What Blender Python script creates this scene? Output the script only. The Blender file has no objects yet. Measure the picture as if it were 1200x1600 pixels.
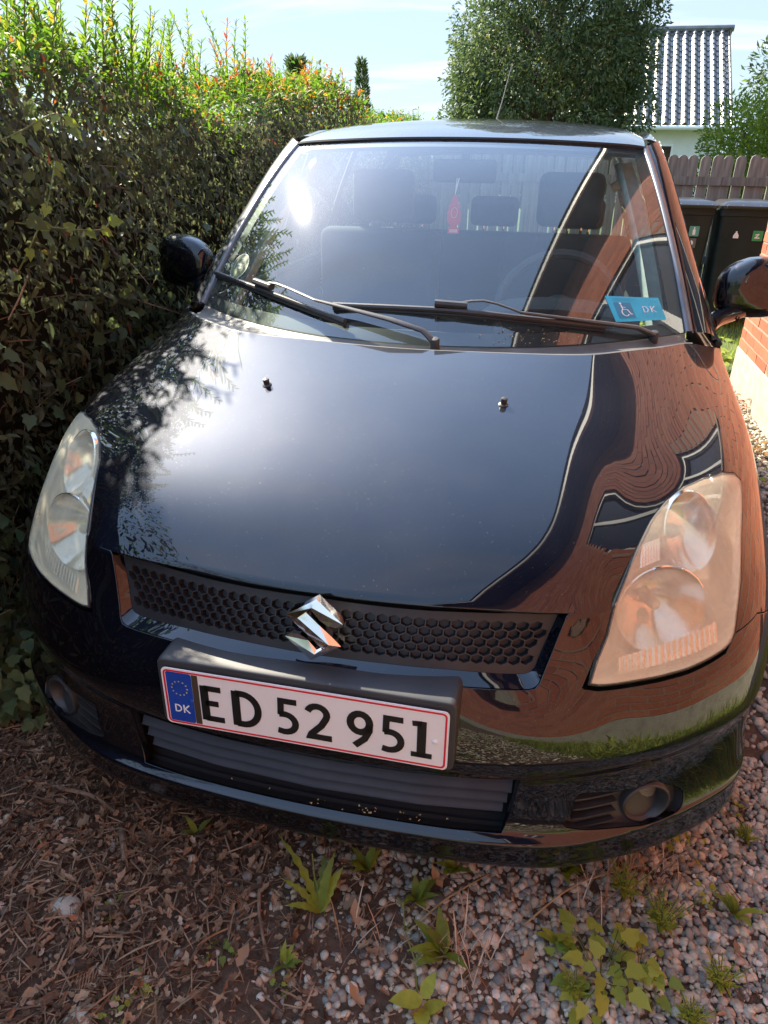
import bpy, bmesh, math, random
import numpy as np
from mathutils import Vector, Matrix
from mathutils.geometry import delaunay_2d_cdt

scene = bpy.context.scene
PI = math.pi
R_ = math.radians
rnd = random.Random(7)
rng = np.random.default_rng(11)

# ------------------------------------------------------------------ camera
CAM = np.array([.335, -.899, 1.386]); FPX = 1116.7
def _rot(y, p, r):
    fwd = np.array([math.sin(y)*math.cos(p), math.cos(y)*math.cos(p), -math.sin(p)])
    right = np.array([math.cos(y), -math.sin(y), 0]); up = np.cross(right, fwd)
    Rm = np.array([right, up, fwd]); c, s = math.cos(r), math.sin(r)
    return np.array([[c, s, 0], [-s, c, 0], [0, 0, 1]]) @ Rm
RC = _rot(R_(-12.64), R_(26.51), R_(.86))
cd = bpy.data.cameras.new('camera'); cam = bpy.data.objects.new('camera', cd)
scene.collection.objects.link(cam); scene.camera = cam
cd.sensor_fit = 'VERTICAL'; cd.sensor_height = 34.6; cd.lens = FPX/1600*34.6
cd.clip_start = .02; cd.clip_end = 500
m = Matrix([list(RC[0]), list(RC[1]), list(-RC[2])]).transposed().to_4x4()
m.translation = Vector(CAM); cam.matrix_world = m

# ------------------------------------------------------------------ sky, sun, exposure
SUN_AZ, SUN_EL = -48.0, 41.0
world = bpy.data.worlds.new('World'); scene.world = world; world.use_nodes = True
def build_world():
    nt = world.node_tree; n = nt.nodes; l = nt.links
    bg = n['Background']; bg.inputs[1].default_value = .15
    sk = n.new('ShaderNodeTexSky'); sk.sky_type = 'NISHITA'; sk.sun_disc = False
    sk.sun_elevation = R_(SUN_EL); sk.sun_rotation = R_(SUN_AZ); sk.air_density = 1.0; sk.dust_density = .3; sk.ozone_density = 1.2
    tc = n.new('ShaderNodeTexCoord'); sep = n.new('ShaderNodeSeparateXYZ'); l.new(tc.outputs['Generated'], sep.inputs[0])
    # project the direction on a flat cloud deck
    mx = n.new('ShaderNodeMath'); mx.operation = 'MAXIMUM'; mx.inputs[1].default_value = .03; l.new(sep.outputs[2], mx.inputs[0])
    ad = n.new('ShaderNodeMath'); ad.operation = 'ADD'; ad.inputs[1].default_value = .12; l.new(mx.outputs[0], ad.inputs[0])
    dx = n.new('ShaderNodeMath'); dx.operation = 'DIVIDE'; l.new(sep.outputs[0], dx.inputs[0]); l.new(ad.outputs[0], dx.inputs[1])
    dy = n.new('ShaderNodeMath'); dy.operation = 'DIVIDE'; l.new(sep.outputs[1], dy.inputs[0]); l.new(ad.outputs[0], dy.inputs[1])
    cb = n.new('ShaderNodeCombineXYZ'); l.new(dx.outputs[0], cb.inputs[0]); l.new(dy.outputs[0], cb.inputs[1])
    mp = n.new('ShaderNodeMapping'); mp.inputs['Rotation'].default_value = (0, 0, .5); mp.inputs['Scale'].default_value = (.55, 1.5, 1); l.new(cb.outputs[0], mp.inputs[0])
    no = n.new('ShaderNodeTexNoise'); no.inputs['Scale'].default_value = 1.1; no.inputs['Detail'].default_value = 9; no.inputs['Roughness'].default_value = .58; no.inputs['Distortion'].default_value = .6
    l.new(mp.outputs[0], no.inputs['Vector'])
    cr = n.new('ShaderNodeValToRGB'); cr.color_ramp.elements[0].position = .50; cr.color_ramp.elements[1].position = .80; cr.color_ramp.elements[1].color = (.75, .75, .75, 1)
    l.new(no.outputs['Fac'], cr.inputs[0])
    mr = n.new('ShaderNodeMapRange'); mr.inputs['From Min'].default_value = .18; mr.inputs['From Max'].default_value = .72; mr.inputs['To Min'].default_value = .97; mr.inputs['To Max'].default_value = .45; l.new(sep.outputs[2], mr.inputs[0])
    mix = n.new('ShaderNodeMix'); mix.data_type = 'RGBA'; l.new(cr.outputs[0], mix.inputs['Factor']); 
    veil = n.new('ShaderNodeMix'); veil.data_type = 'RGBA'; veil.inputs['Factor'].default_value = .97; l.new(sk.outputs[0], veil.inputs[6]); veil.inputs[7].default_value = (.62, .80, .98, 1); l.new(mr.outputs[0], veil.inputs['Factor'])
    l.new(veil.outputs[2], mix.inputs[6])
    mix.inputs[7].default_value = (1.5, 1.53, 1.6, 1)
    l.new(mix.outputs[2], bg.inputs[0])
build_world()
sd = bpy.data.lights.new('sun', 'SUN'); sun = bpy.data.objects.new('sun', sd); scene.collection.objects.link(sun)
sd.energy = 2.6; sd.angle = R_(.6); sd.color = (1, .89, .71)
sdir = Vector((math.sin(R_(SUN_AZ))*math.cos(R_(SUN_EL)), math.cos(R_(SUN_AZ))*math.cos(R_(SUN_EL)), math.sin(R_(SUN_EL))))
sun.rotation_euler = sdir.to_track_quat('Z', 'Y').to_euler()
vs = scene.view_settings; vs.view_transform = 'Standard'; vs.look = 'None'; vs.gamma = 1; vs.use_curve_mapping = False; vs.exposure = 2.75
scene.cycles.use_denoising = True; scene.cycles.max_bounces = 10; scene.cycles.transparent_max_bounces = 16
scene.cycles.sample_clamp_indirect = 6; scene.cycles.caustics_reflective = False; scene.cycles.caustics_refractive = False

# ------------------------------------------------------------------ helpers
COL = scene.collection
def srgb(r, g, b):
    f = lambda c: (c/255/12.92) if c/255 <= .04045 else ((c/255+.055)/1.055)**2.4
    return (f(r), f(g), f(b), 1)
def tag(o, label=None, cat=None, group=None, kind=None):
    if label: o['label'] = label
    if cat: o['category'] = cat
    if group: o['group'] = group
    if kind: o['kind'] = kind
    return o
def empty(name, loc=(0, 0, 0), label=None, cat=None, group=None):
    o = bpy.data.objects.new(name, None); COL.objects.link(o); o.location = loc; o.empty_display_size = .1
    return tag(o, label, cat, group)
def link(me, name, mat=None, parent=None, smooth=False):
    o = bpy.data.objects.new(name, me); COL.objects.link(o)
    if mat is not None:
        me.materials.clear()
        for q in (mat if isinstance(mat, (list, tuple)) else [mat]): me.materials.append(q)
    if parent is not None:
        o.parent = parent; o.matrix_parent_inverse = world_of(parent).inverted()
    if smooth: me.shade_smooth()
    return o
def world_of(o):
    mm = o.matrix_basis.copy()
    p = o.parent
    if p is not None: mm = world_of(p) @ o.matrix_parent_inverse @ mm
    return mm
def pydata(V, F, name='m'):
    me = bpy.data.meshes.new(name)
    me.from_pydata([tuple(map(float, v)) for v in V], [], [tuple(map(int, f)) for f in F]); me.update()
    return me
def np_mesh(V, F, tint=None, name='m'):
    """V (n,3), F (m,k) with constant k"""
    me = bpy.data.meshes.new(name); k = F.shape[1]
    me.vertices.add(len(V)); me.vertices.foreach_set('co', V.astype(np.float32).ravel())
    me.loops.add(F.size); me.loops.foreach_set('vertex_index', F.astype(np.int32).ravel())
    me.polygons.add(len(F)); me.polygons.foreach_set('loop_start', np.arange(0, F.size, k, dtype=np.int32))
    me.update(calc_edges=True); me.shade_flat()
    if tint is not None:
        at_ = me.attributes.new('tint', 'FLOAT', 'POINT'); at_.data.foreach_set('value', tint.astype(np.float32))
    return me
class MB:
    def __init__(s): s.V = []; s.F = []
    def add(s, V, F):
        b = len(s.V); s.V += [tuple(map(float, v)) for v in V]; s.F += [tuple(int(i)+b for i in f) for f in F]
    def box(s, lo, hi, M=None):
        x0, y0, z0 = lo; x1, y1, z1 = hi
        V = [(x0,y0,z0),(x1,y0,z0),(x1,y1,z0),(x0,y1,z0),(x0,y0,z1),(x1,y0,z1),(x1,y1,z1),(x0,y1,z1)]
        if M is not None: V = [tuple(M @ Vector(v)) for v in V]
        s.add(V, [(0,3,2,1),(4,5,6,7),(0,1,5,4),(1,2,6,5),(2,3,7,6),(3,0,4,7)])
    def tube(s, P, r, n=8, caps=True, flat=1.0, up=(0, 0, 1)):
        P = [Vector(p) for p in P]; rr = r if isinstance(r, (list, tuple)) else [r]*len(P)
        base = len(s.V); V = []
        for i, p in enumerate(P):
            d = (P[min(i+1, len(P)-1)]-P[max(i-1, 0)]).normalized()
            u = Vector(up); u = (u-d*u.dot(d))
            if u.length < 1e-4: u = Vector((1, 0, 0)); u = u-d*u.dot(d)
            u.normalize(); w = d.cross(u)
            for k in range(n):
                a = 2*PI*k/n; V.append(p+(w*math.cos(a)+u*math.sin(a)*flat)*rr[i])
        F = []
        for i in range(len(P)-1):
            for k in range(n):
                k2 = (k+1) % n; F.append((i*n+k, i*n+k2, (i+1)*n+k2, (i+1)*n+k))
        if caps: F.append(tuple(range(n-1, -1, -1))); F.append(tuple((len(P)-1)*n+k for k in range(n)))
        s.add(V, F)
    def lathe(s, prof, M, n=32):
        """prof [(r, h)] around local z"""
        V = []; F = []
        for r, h in prof:
            for k in range(n):
                a = 2*PI*k/n; V.append(M @ Vector((r*math.cos(a), r*math.sin(a), h)))
        for i in range(len(prof)-1):
            for k in range(n):
                k2 = (k+1) % n; F.append((i*n+k, i*n+k2, (i+1)*n+k2, (i+1)*n+k))
        s.add(V, F)
    def mesh(s): return pydata(s.V, s.F)
    def build(s, name, mat, parent=None, smooth=False, bevel=0, seg=2):
        me = s.mesh()
        if bevel:
            bm = bmesh.new(); bm.from_mesh(me); bmesh.ops.remove_doubles(bm, verts=bm.verts, dist=1e-5)
            es = [e for e in bm.edges if len(e.link_faces) == 2 and e.calc_face_angle(0) > .5]
            bmesh.ops.bevel(bm, geom=es, offset=bevel, segments=seg, profile=.6, affect='EDGES', clamp_overlap=True)
            bm.to_mesh(me); bm.free()
        o = link(me, name, mat, parent)
        if smooth or bevel:
            me.shade_smooth()
            me.set_sharp_from_angle(angle=R_(42))
        return o
def grid_mesh(P, flip=False):
    nv, nu = P.shape[:2]; V = P.reshape(-1, 3)
    i, j = np.meshgrid(np.arange(nv-1), np.arange(nu-1), indexing='ij'); a = (i*nu+j).ravel()
    F = np.stack([a, a+1, a+nu+1, a+nu], 1)
    if flip: F = F[:, ::-1]
    return np_mesh(V, F)
def frame(o, z):
    z = Vector(z).normalized(); q = z.to_track_quat('Z', 'Y'); M = q.to_matrix().to_4x4(); M.translation = Vector(o); return M
def copy_tree(o, parent=None):
    c = o.copy(); COL.objects.link(c)
    if parent is not None: c.parent = parent; c.matrix_parent_inverse = o.matrix_parent_inverse.copy()
    for ch in list(o.children): copy_tree(ch, c)
    return c

# ------------------------------------------------------------------ materials
class NT:
    def __init__(s, name):
        s.m = bpy.data.materials.new(name); s.m.use_nodes = True; s.t = s.m.node_tree; s.n = s.t.nodes; s.l = s.t.links
        s.b = s.n['Principled BSDF']; s.out = s.n['Material Output']
    def set(s, **k):
        names = dict(col='Base Color', rough='Roughness', metal='Metallic', coat='Coat Weight', coatr='Coat Roughness', spec='Specular IOR Level', ior='IOR', trans='Transmission Weight', alpha='Alpha', sheen='Sheen Weight')
        for a, v in k.items(): s.b.inputs[names[a]].default_value = (*v, 1) if isinstance(v, (tuple, list)) and len(v) == 3 else v
        return s
    def node(s, ty, **k):
        x = s.n.new(ty)
        for a, v in k.items():
            if a[0] == 'i' and a[1:].isdigit(): x.inputs[int(a[1:])].default_value = v
            elif a in x.inputs.keys(): x.inputs[a].default_value = v
            else: setattr(x, a, v)
        return x
    def noise(s, scale, detail=4, rough=.5, coord='Object', dist=0):
        tc = s.node('ShaderNodeTexCoord'); t = s.node('ShaderNodeTexNoise'); t.inputs['Scale'].default_value = scale; t.inputs['Detail'].default_value = detail
        t.inputs['Roughness'].default_value = rough; t.inputs['Distortion'].default_value = dist
        s.l.new(tc.outputs[coord], t.inputs['Vector']); return t.outputs['Fac']
    def ramp(s, src, stops):
        r = s.node('ShaderNodeValToRGB'); e = r.color_ramp.elements
        while len(e) < len(stops): e.new(.5)
        for k, (p, c) in enumerate(stops): e[k].position = p; e[k].color = (*c[:3], 1)
        s.l.new(src, r.inputs[0]); return r.outputs[0]
    def attr(s, name='tint'):
        a = s.node('ShaderNodeAttribute'); a.attribute_name = name; return a.outputs['Fac']
    def mixc(s, f, a, b, mode='MIX'):
        x = s.node('ShaderNodeMix'); x.data_type = 'RGBA'; x.blend_type = mode
        for i, v in ((0, f), (6, a), (7, b)):
            if hasattr(v, 'node'): s.l.new(v, x.inputs[i])
            else: x.inputs[i].default_value = v if i == 0 else (*v[:3], 1)
        return x.outputs[2]
    def bump(s, src, strength=.3, dist=.01):
        x = s.node('ShaderNodeBump'); x.inputs['Strength'].default_value = strength; x.inputs['Distance'].default_value = dist
        s.l.new(src, x.inputs['Height']); s.l.new(x.outputs[0], s.b.inputs['Normal']); return x
    def col(s, src): s.l.new(src, s.b.inputs['Base Color']); return s
    def rough(s, src): s.l.new(src, s.b.inputs['Roughness']); return s
def simple(name, col, rough=.5, metal=0, var=.15, scale=30, bump=0, **k):
    t = NT(name).set(rough=rough, metal=metal, **k)
    nz = t.noise(scale, 5)
    c = np.array(col[:3]); t.col(t.ramp(nz, [(.3, tuple(c*(1-var))), (.7, tuple(np.minimum(c*(1+var), 1)))]))
    if bump: t.bump(nz, bump, .004)
    return t.m
M = {}
def mats():
    # car paint: dark blue-black metallic under a clear coat, a little dust
    t = NT('car_paint').set(metal=1.0, rough=.56, spec=.2, coat=1.0, coatr=.012)
    v = t.node('ShaderNodeTexVoronoi'); v.inputs['Scale'].default_value = 1400
    tc = t.node('ShaderNodeTexCoord'); t.l.new(tc.outputs['Object'], v.inputs['Vector'])
    base = t.mixc(.25, (.0050, .0078, .0165), v.outputs['Color'], 'OVERLAY')
    d = t.noise(260, 2, .6); dust = t.ramp(d, [(.70, (0, 0, 0)), (.77, (.7, .7, .7))])
    base = t.mixc(t.ramp(t.noise(9, 3), [(.4, (.0, .0, .0)), (.8, (.02, .02, .02))]), base, (.25, .24, .22))
    base = t.mixc(dust, base, (.16, .16, .15)); t.col(base)
    t.b.inputs['Coat IOR'].default_value = 1.58
    M['paint'] = t.m
    M['seal'] = simple('black_rubber', (.012, .012, .013), .6)
    M['inner'] = simple('underbody_black', (.004, .004, .005), .8)
    t = NT('grey_plastic').set(rough=.55); nz = t.noise(500, 3); t.col(t.ramp(t.noise(8, 5), [(.3, (.022, .024, .028)), (.8, (.045, .047, .05))])); t.bump(nz, .15, .0006); M['plastic'] = t.m
    t = NT('faded_plastic').set(rough=.5); nz = t.noise(400, 3); t.col(t.ramp(t.noise(14, 5), [(.3, (.085, .083, .078)), (.8, (.15, .145, .135))])); t.bump(nz, .15, .0006); M['cowl'] = t.m
    t = NT('matt_black_plastic').set(rough=.45); nz = t.noise(600, 3); t.col(t.ramp(t.noise(12, 5), [(.3, (.026, .026, .028)), (.8, (.05, .048, .047))])); t.bump(nz, .12, .0005); M['black'] = t.m
    M['trimstrip'] = simple('weather_strip', (.16,.165,.18), .3, .3, .12, 20)
    M['wiper'] = simple('wiper_paint', (.055,.05,.048), .42, 0, .2, 60)
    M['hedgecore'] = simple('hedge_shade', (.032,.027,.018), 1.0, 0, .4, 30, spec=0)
    M['grille'] = simple('grille_plastic', (.019, .018, .02), .5, 0, .25, 20)
    M['slat'] = simple('slat_plastic', (.026, .027, .034), .5, 0, .25, 16)
    t = NT('chrome').set(col=(.85, .85, .86), metal=1, rough=.06); M['chrome'] = t.m
    t = NT('reflector').set(col=(.93, .9, .86), metal=1, rough=.16); t.bump(t.noise(35, 2), .1, .004); M['reflector'] = t.m
    t = NT('lamp_bezel').set(col=(.93, .90, .74), metal=.15, rough=.35); M['bezel'] = t.m
    M['grey_metal'] = simple('wheel_alloy', (.35, .35, .36), .3, .9)
    M['tyre'] = simple('tyre_rubber', (.02, .02, .02), .75, 0, .3, 40)
    def glass(name, tint, haze, hcol, rough=.0, ior=1.5, boost=1.0, film=.0):
        t = NT(name); t.n.remove(t.b)
        tr = t.node('ShaderNodeBsdfTransparent'); tr.inputs[0].default_value = (*tint, 1)
        gl = t.node('ShaderNodeBsdfGlossy'); gl.inputs['Roughness'].default_value = rough; gl.inputs[0].default_value = (1, 1, 1, 1)
        fr = t.node('ShaderNodeFresnel'); fr.inputs[0].default_value = ior
        ge = t.node('ShaderNodeNewGeometry')
        # same reflectance from both sides of the thin pane
        mul = t.node('ShaderNodeMath'); mul.operation = 'MULTIPLY'; mul.inputs[1].default_value = boost; mul.use_clamp = True
        lw = t.node('ShaderNodeLayerWeight'); lw.inputs[0].default_value = .5
        pw = t.node('ShaderNodeMath'); pw.operation = 'POWER'; pw.inputs[1].default_value = 4.5; t.l.new(lw.outputs['Facing'], pw.inputs[0])
        ml = t.node('ShaderNodeMath'); ml.operation = 'MULTIPLY_ADD'; ml.inputs[1].default_value = .92; ml.inputs[2].default_value = .085; t.l.new(pw.outputs[0], ml.inputs[0])
        t.l.new(ml.outputs[0], mul.inputs[0])
        mx = t.node('ShaderNodeMixShader'); t.l.new(mul.outputs[0], mx.inputs[0]); t.l.new(tr.outputs[0], mx.inputs[1]); t.l.new(gl.outputs[0], mx.inputs[2])
        g2 = t.node('ShaderNodeBsdfGlossy'); g2.inputs['Roughness'].default_value = .10; g2.inputs[0].default_value = (.9, .95, 1, 1)
        mf = t.node('ShaderNodeMixShader'); mf.inputs[0].default_value = film; t.l.new(mx.outputs[0], mf.inputs[1]); t.l.new(g2.outputs[0], mf.inputs[2]); mx = mf
        df = t.node('ShaderNodeBsdfDiffuse'); df.inputs[0].default_value = (*hcol, 1)
        tl = t.node('ShaderNodeBsdfTranslucent'); tl.inputs[0].default_value = (*hcol, 1)
        dd = t.node('ShaderNodeMixShader'); dd.inputs[0].default_value = .4; t.l.new(df.outputs[0], dd.inputs[1]); t.l.new(tl.outputs[0], dd.inputs[2])
        m2 = t.node('ShaderNodeMixShader')
        h = t.ramp(t.noise(7, 6, .6, 'Object', 1.0), [(.3, (haze*.6,)*3), (.75, (haze*1.5,)*3)])
        sp = t.ramp(t.noise(330, 2, .6), [(.735, (0, 0, 0)), (.77, (.55, .55, .55))])
        hm = t.mixc(1.0, h, sp, 'ADD')
        t.l.new(hm, m2.inputs[0]); t.l.new(mx.outputs[0], m2.inputs[1]); t.l.new(dd.outputs[0], m2.inputs[2])
        t.l.new(m2.outputs[0], t.out.inputs[0]); return t.m
    M['glass'] = glass('windscreen_glass', (.84, .93, .9), .03, (.6, .75, .85), boost=1.35, film=.004)
    M['side_glass'] = glass('side_glass', (.7, .8, .76), .01, (.6, .6, .6))
    M['lens'] = glass('hazy_headlamp_lens', (.97, .94, .84), .44, (.93, .88, .68), rough=.03)
    M['fog_lens'] = glass('fog_lamp_lens', (.85, .86, .82), .45, (.55, .55, .46), rough=.1)
    M['white_plate'] = simple('white_plate', (.80, .77, .76), .35, 0, .02, 6, coat=.5)
    M['red'] = simple('red_print', (.62, .012, .03), .35, 0, .03)
    M['plate_blue'] = simple('blue_print', (.012, .055, .33), .35, 0, .08)
    M['ink'] = simple('black_ink', (.008, .008, .008), .4)
    M['print_white'] = simple('white_print', (.78, .78, .78), .5, 0, .03)
    M['yellow'] = simple('yellow_print', (.6, .5, .12), .5)
    M['stripe'] = simple('plate_stripe', (.06, .045, .03), .3)
    M['permit'] = simple('permit_blue', (.02, .42, .62), .3, 0, .08, 40)
    M['permit_dark'] = simple('permit_dark', (.03, .2, .33), .3, 0, .08)
    M['green_stick'] = simple('green_sticker', (.10, .14, .06), .6, 0, .3, 60)
    M['fabric'] = simple('seat_fabric', (.035, .042, .05), .95, 0, .35, 300, .3)
    M['dash'] = simple('dash_plastic', (.035, .036, .038), .7, 0, .2, 200, .2)
    M['trim'] = simple('pillar_trim', (.42, .46, .42), .7)
    M['freshener'] = simple('pink_card', (.62, .07, .09), .7, 0, .1)
    M['freshener_light'] = simple('pale_card', (.75, .45, .42), .7, 0, .1)
    # things around
    t = NT('brick').set(rough=.9); c = t.attr()
    col = t.ramp(c, [(0, (.34, .085, .04)), (.5, (.44, .125, .06)), (1, (.52, .19, .10))])
    oi = t.node('ShaderNodeObjectInfo'); col2 = t.mixc(.35, col, t.ramp(oi.outputs['Random'], [(0, (.30, .07, .035)), (1, (.54, .19, .10))]))
    nz = t.noise(60, 6, .65); t.col(t.mixc(.5, col2, t.ramp(nz, [(.3, (.5, .5, .5)), (.7, (1.25, 1.2, 1.15))]), 'MULTIPLY')); t.bump(nz, .5, .004); M['brick'] = t.m
    t = NT('mortar').set(rough=.95); nz = t.noise(80, 6, .7); t.col(t.ramp(nz, [(.3, (.26, .16, .11)), (.7, (.42, .28, .21))])); t.bump(nz, .6, .004); M['mortar'] = t.m
    t = NT('concrete').set(rough=.9); nz = t.noise(14, 8, .65); t.col(t.ramp(nz, [(.25, (.2, .175, .13)), (.5, (.33, .30, .235)), (.8, (.42, .385, .32))])); t.bump(t.noise(120, 6, .7), .4, .003); M['concrete'] = t.m
    M['soffit'] = simple('dark_stained_board', (.022, .017, .015), .55, 0, .4, 12)
    M['white_paint'] = simple('white_paint', (.78, .77, .74), .5, 0, .06, 9)
    M['house_white'] = simple('white_render', (.7, .68, .63), .8, 0, .05, 4)
    M['window_glass'] = NT('window_glass').set(col=(.012, .016, .02), rough=.03, spec=.9).m
    M['roof_tile'] = simple('glazed_roof_tile', (.13, .128, .122), .25, 0, .3, 3, spec=1.0)
    M['roof_tile_house'] = simple('roof_tile_dark', (.06, .05, .045), .7)
    t = NT('weathered_wood').set(rough=.9)
    tc = t.node('ShaderNodeTexCoord'); mp = t.node('ShaderNodeMapping'); mp.inputs['Scale'].default_value = (30, 30, 2.2); t.l.new(tc.outputs['Object'], mp.inputs[0])
    no = t.node('ShaderNodeTexNoise'); no.inputs['Scale'].default_value = 1.6; no.inputs['Detail'].default_value = 8; t.l.new(mp.outputs[0], no.inputs['Vector'])
    oi = t.node('ShaderNodeObjectInfo'); c = t.ramp(no.outputs['Fac'], [(.3, (.145, .155, .135)), (.6, (.27, .29, .255)), (.8, (.37, .395, .35))])
    t.col(t.mixc(.6, c, t.ramp(oi.outputs['Random'], [(0, (.6, .58, .56)), (1, (1.15, 1.1, 1.05))]), 'MULTIPLY')); t.bump(no.outputs['Fac'], .5, .004); M['wood'] = t.m
    M['bin'] = simple('bin_plastic', (.017, .024, .026), .55, 0, .3, 6, spec=.25)
    M['bin_lid'] = simple('bin_lid_plastic', (.03, .032, .036), .3, 0, .2, 5)
    M['teal'] = simple('teal_sticker', (.09, .33, .27), .5, 0, .05)
    M['green_label'] = simple('green_label', (.03, .30, .10), .5, 0, .05)
    M['grey_label'] = simple('grey_label', (.1, .12, .11), .5, 0, .05)
    # vegetation: colour per leaf, light passes through
    def leafm(name, stops, trans=.45, rough=.55, gloss=.28):
        t = NT(name).set(rough=rough, spec=gloss)
        c = t.ramp(t.attr(), stops)
        c = t.mixc(.5, c, t.ramp(t.noise(55, 4, .6), [(.3, (.7, .7, .7)), (.7, (1.2, 1.2, 1.2))]), 'MULTIPLY')
        t.col(c); tl = t.node('ShaderNodeBsdfTranslucent'); hs = t.node('ShaderNodeHueSaturation'); hs.inputs['Saturation'].default_value = 1.15; hs.inputs['Value'].default_value = 1.7
        t.l.new(c, hs.inputs['Color']); t.l.new(hs.outputs[0], tl.inputs[0])
        mx = t.node('ShaderNodeMixShader'); mx.inputs[0].default_value = trans; t.l.new(t.b.outputs[0], mx.inputs[1]); t.l.new(tl.outputs[0], mx.inputs[2]); t.l.new(mx.outputs[0], t.out.inputs[0])
        return t.m
    M['hedge'] = leafm('hedge_leaf', [(0, (.045, .05, .032)), (.35, (.085, .098, .055)), (.7, (.135, .155, .075)), (.9, (.11, .15, .03)), (.96, (.2, .1, .05)), (1, (.24, .05, .04))], .4)
    M['hedge_top'] = leafm('hedge_shoot_leaf', [(0, (.05, .10, .02)), (.5, (.09, .16, .03)), (.85, (.17, .21, .04)), (.93, (.3, .17, .05)), (1, (.34, .08, .05))], .55)
    M['ivy'] = leafm('ivy_leaf', [(0, (.045, .06, .034)), (.5, (.09, .125, .055)), (.9, (.16, .19, .07)), (1, (.2, .19, .06))], .35)
    M['conifer'] = leafm('evergreen_leaf', [(0, (.045, .070, .036)), (.5, (.08, .12, .05)), (.85, (.15, .19, .06)), (1, (.22, .22, .06))], .3, .6)
    M['bush'] = leafm('garden_bush_leaf', [(0, (.05, .09, .015)), (.5, (.12, .18, .03)), (1, (.25, .3, .05))], .45)
    M['weed'] = leafm('weed_leaf', [(0, (.11, .155, .04)), (.5, (.25, .32, .06)), (.85, (.42, .46, .08)), (1, (.38, .33, .06))], .45)
    M['redleaf'] = leafm('reddish_leaf', [(0, (.28, .16, .05)), (.5, (.33, .12, .06)), (1, (.4, .22, .08))], .4)
    M['litter'] = leafm('leaf_litter', [(0, (.07, .046, .03)), (.35, (.17, .108, .066)), (.65, (.30, .20, .125)), (.85, (.42, .31, .20)), (.95, (.40, .18, .09)), (1, (.60, .50, .38))], .12, .8, .3)
    M['bark'] = simple('bark', (.12, .075, .045), .9, 0, .4, 40, .6)
    M['twig'] = simple('twig_bark', (.24, .165, .11), .85, 0, .4, 60, .4)
    M['stem'] = simple('green_stem', (.12, .15, .045), .7, 0, .3, 40)
    M['dry'] = simple('dry_grass', (.36, .26, .14), .8, 0, .3, 40)
    t = NT('pebble').set(rough=.72, spec=.35); c = t.ramp(t.attr(), [(0, (.12, .12, .112)), (.25, (.26, .26, .235)), (.42, (.34, .295, .225)), (.55, (.46, .43, .35)), (.75, (.62, .55, .41)), (.88, (.42, .30, .22)), (1, (.75, .72, .62))])
    nz = t.noise(220, 5, .65); t.col(t.mixc(.6, c, t.ramp(nz, [(.3, (.6, .6, .6)), (.7, (1.2, 1.2, 1.2))]), 'MULTIPLY')); t.bump(nz, .25, .001); M['pebble'] = t.m
    t = NT('soil').set(rough=.95); nz = t.noise(40, 8, .7); t.col(t.ramp(nz, [(.3, (.06, .038, .026)), (.6, (.13, .085, .056)), (.8, (.2, .14, .10))])); t.bump(t.noise(150, 8, .7), .8, .006); M['soil'] = t.m
    t = NT('lawn_ground').set(rough=.95); nz = t.noise(6, 8, .7); t.col(t.ramp(nz, [(.3, (.035, .06, .015)), (.6, (.08, .11, .03)), (.8, (.14, .14, .06))])); M['lawn'] = t.m
mats()
def nat_spline_m(t,P):
    n=len(t);A=np.zeros((n,n));B=np.zeros((n,P.shape[1]))
    A[0,0]=1;A[-1,-1]=1;h=np.diff(t)
    for i in range(1,n-1):
        A[i,i-1]=h[i-1];A[i,i]=2*(h[i-1]+h[i]);A[i,i+1]=h[i]
        B[i]=6*((P[i+1]-P[i])/h[i]-(P[i]-P[i-1])/h[i-1])
    return np.linalg.solve(A,B)
def nat_eval(t,P,M,x):
    i=np.clip(np.searchsorted(t,x)-1,0,len(t)-2);h=(t[i+1]-t[i])[:,None]
    a=((t[i+1]-x)[:,None])/h;b=1-a
    return a*P[i]+b*P[i+1]+((a**3-a)*M[i]+(b**3-b)*M[i+1])*h*h/6
def smooth_fit(t,P,x,lam):
    """penalised fit on dense samples x (uniform) of data P at t"""
    n=len(x);A=np.zeros((len(t),n))
    for k,tt in enumerate(t):
        i=min(max(np.searchsorted(x,tt)-1,0),n-2);f=(tt-x[i])/(x[i+1]-x[i]);A[k,i]=1-f;A[k,i+1]=f
    D=np.zeros((n-3,n))
    for i in range(n-3): D[i,i:i+4]=[-1,3,-3,1]
    D2=np.zeros((n-2,n))
    for i in range(n-2): D2[i,i:i+3]=[1,-2,1]
    h=x[1]-x[0]
    K=A.T@A+lam*(D.T@D)/h**5*1e-3+1e-9*D2.T@D2/h**3
    return np.linalg.solve(K,A.T@P)
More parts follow.
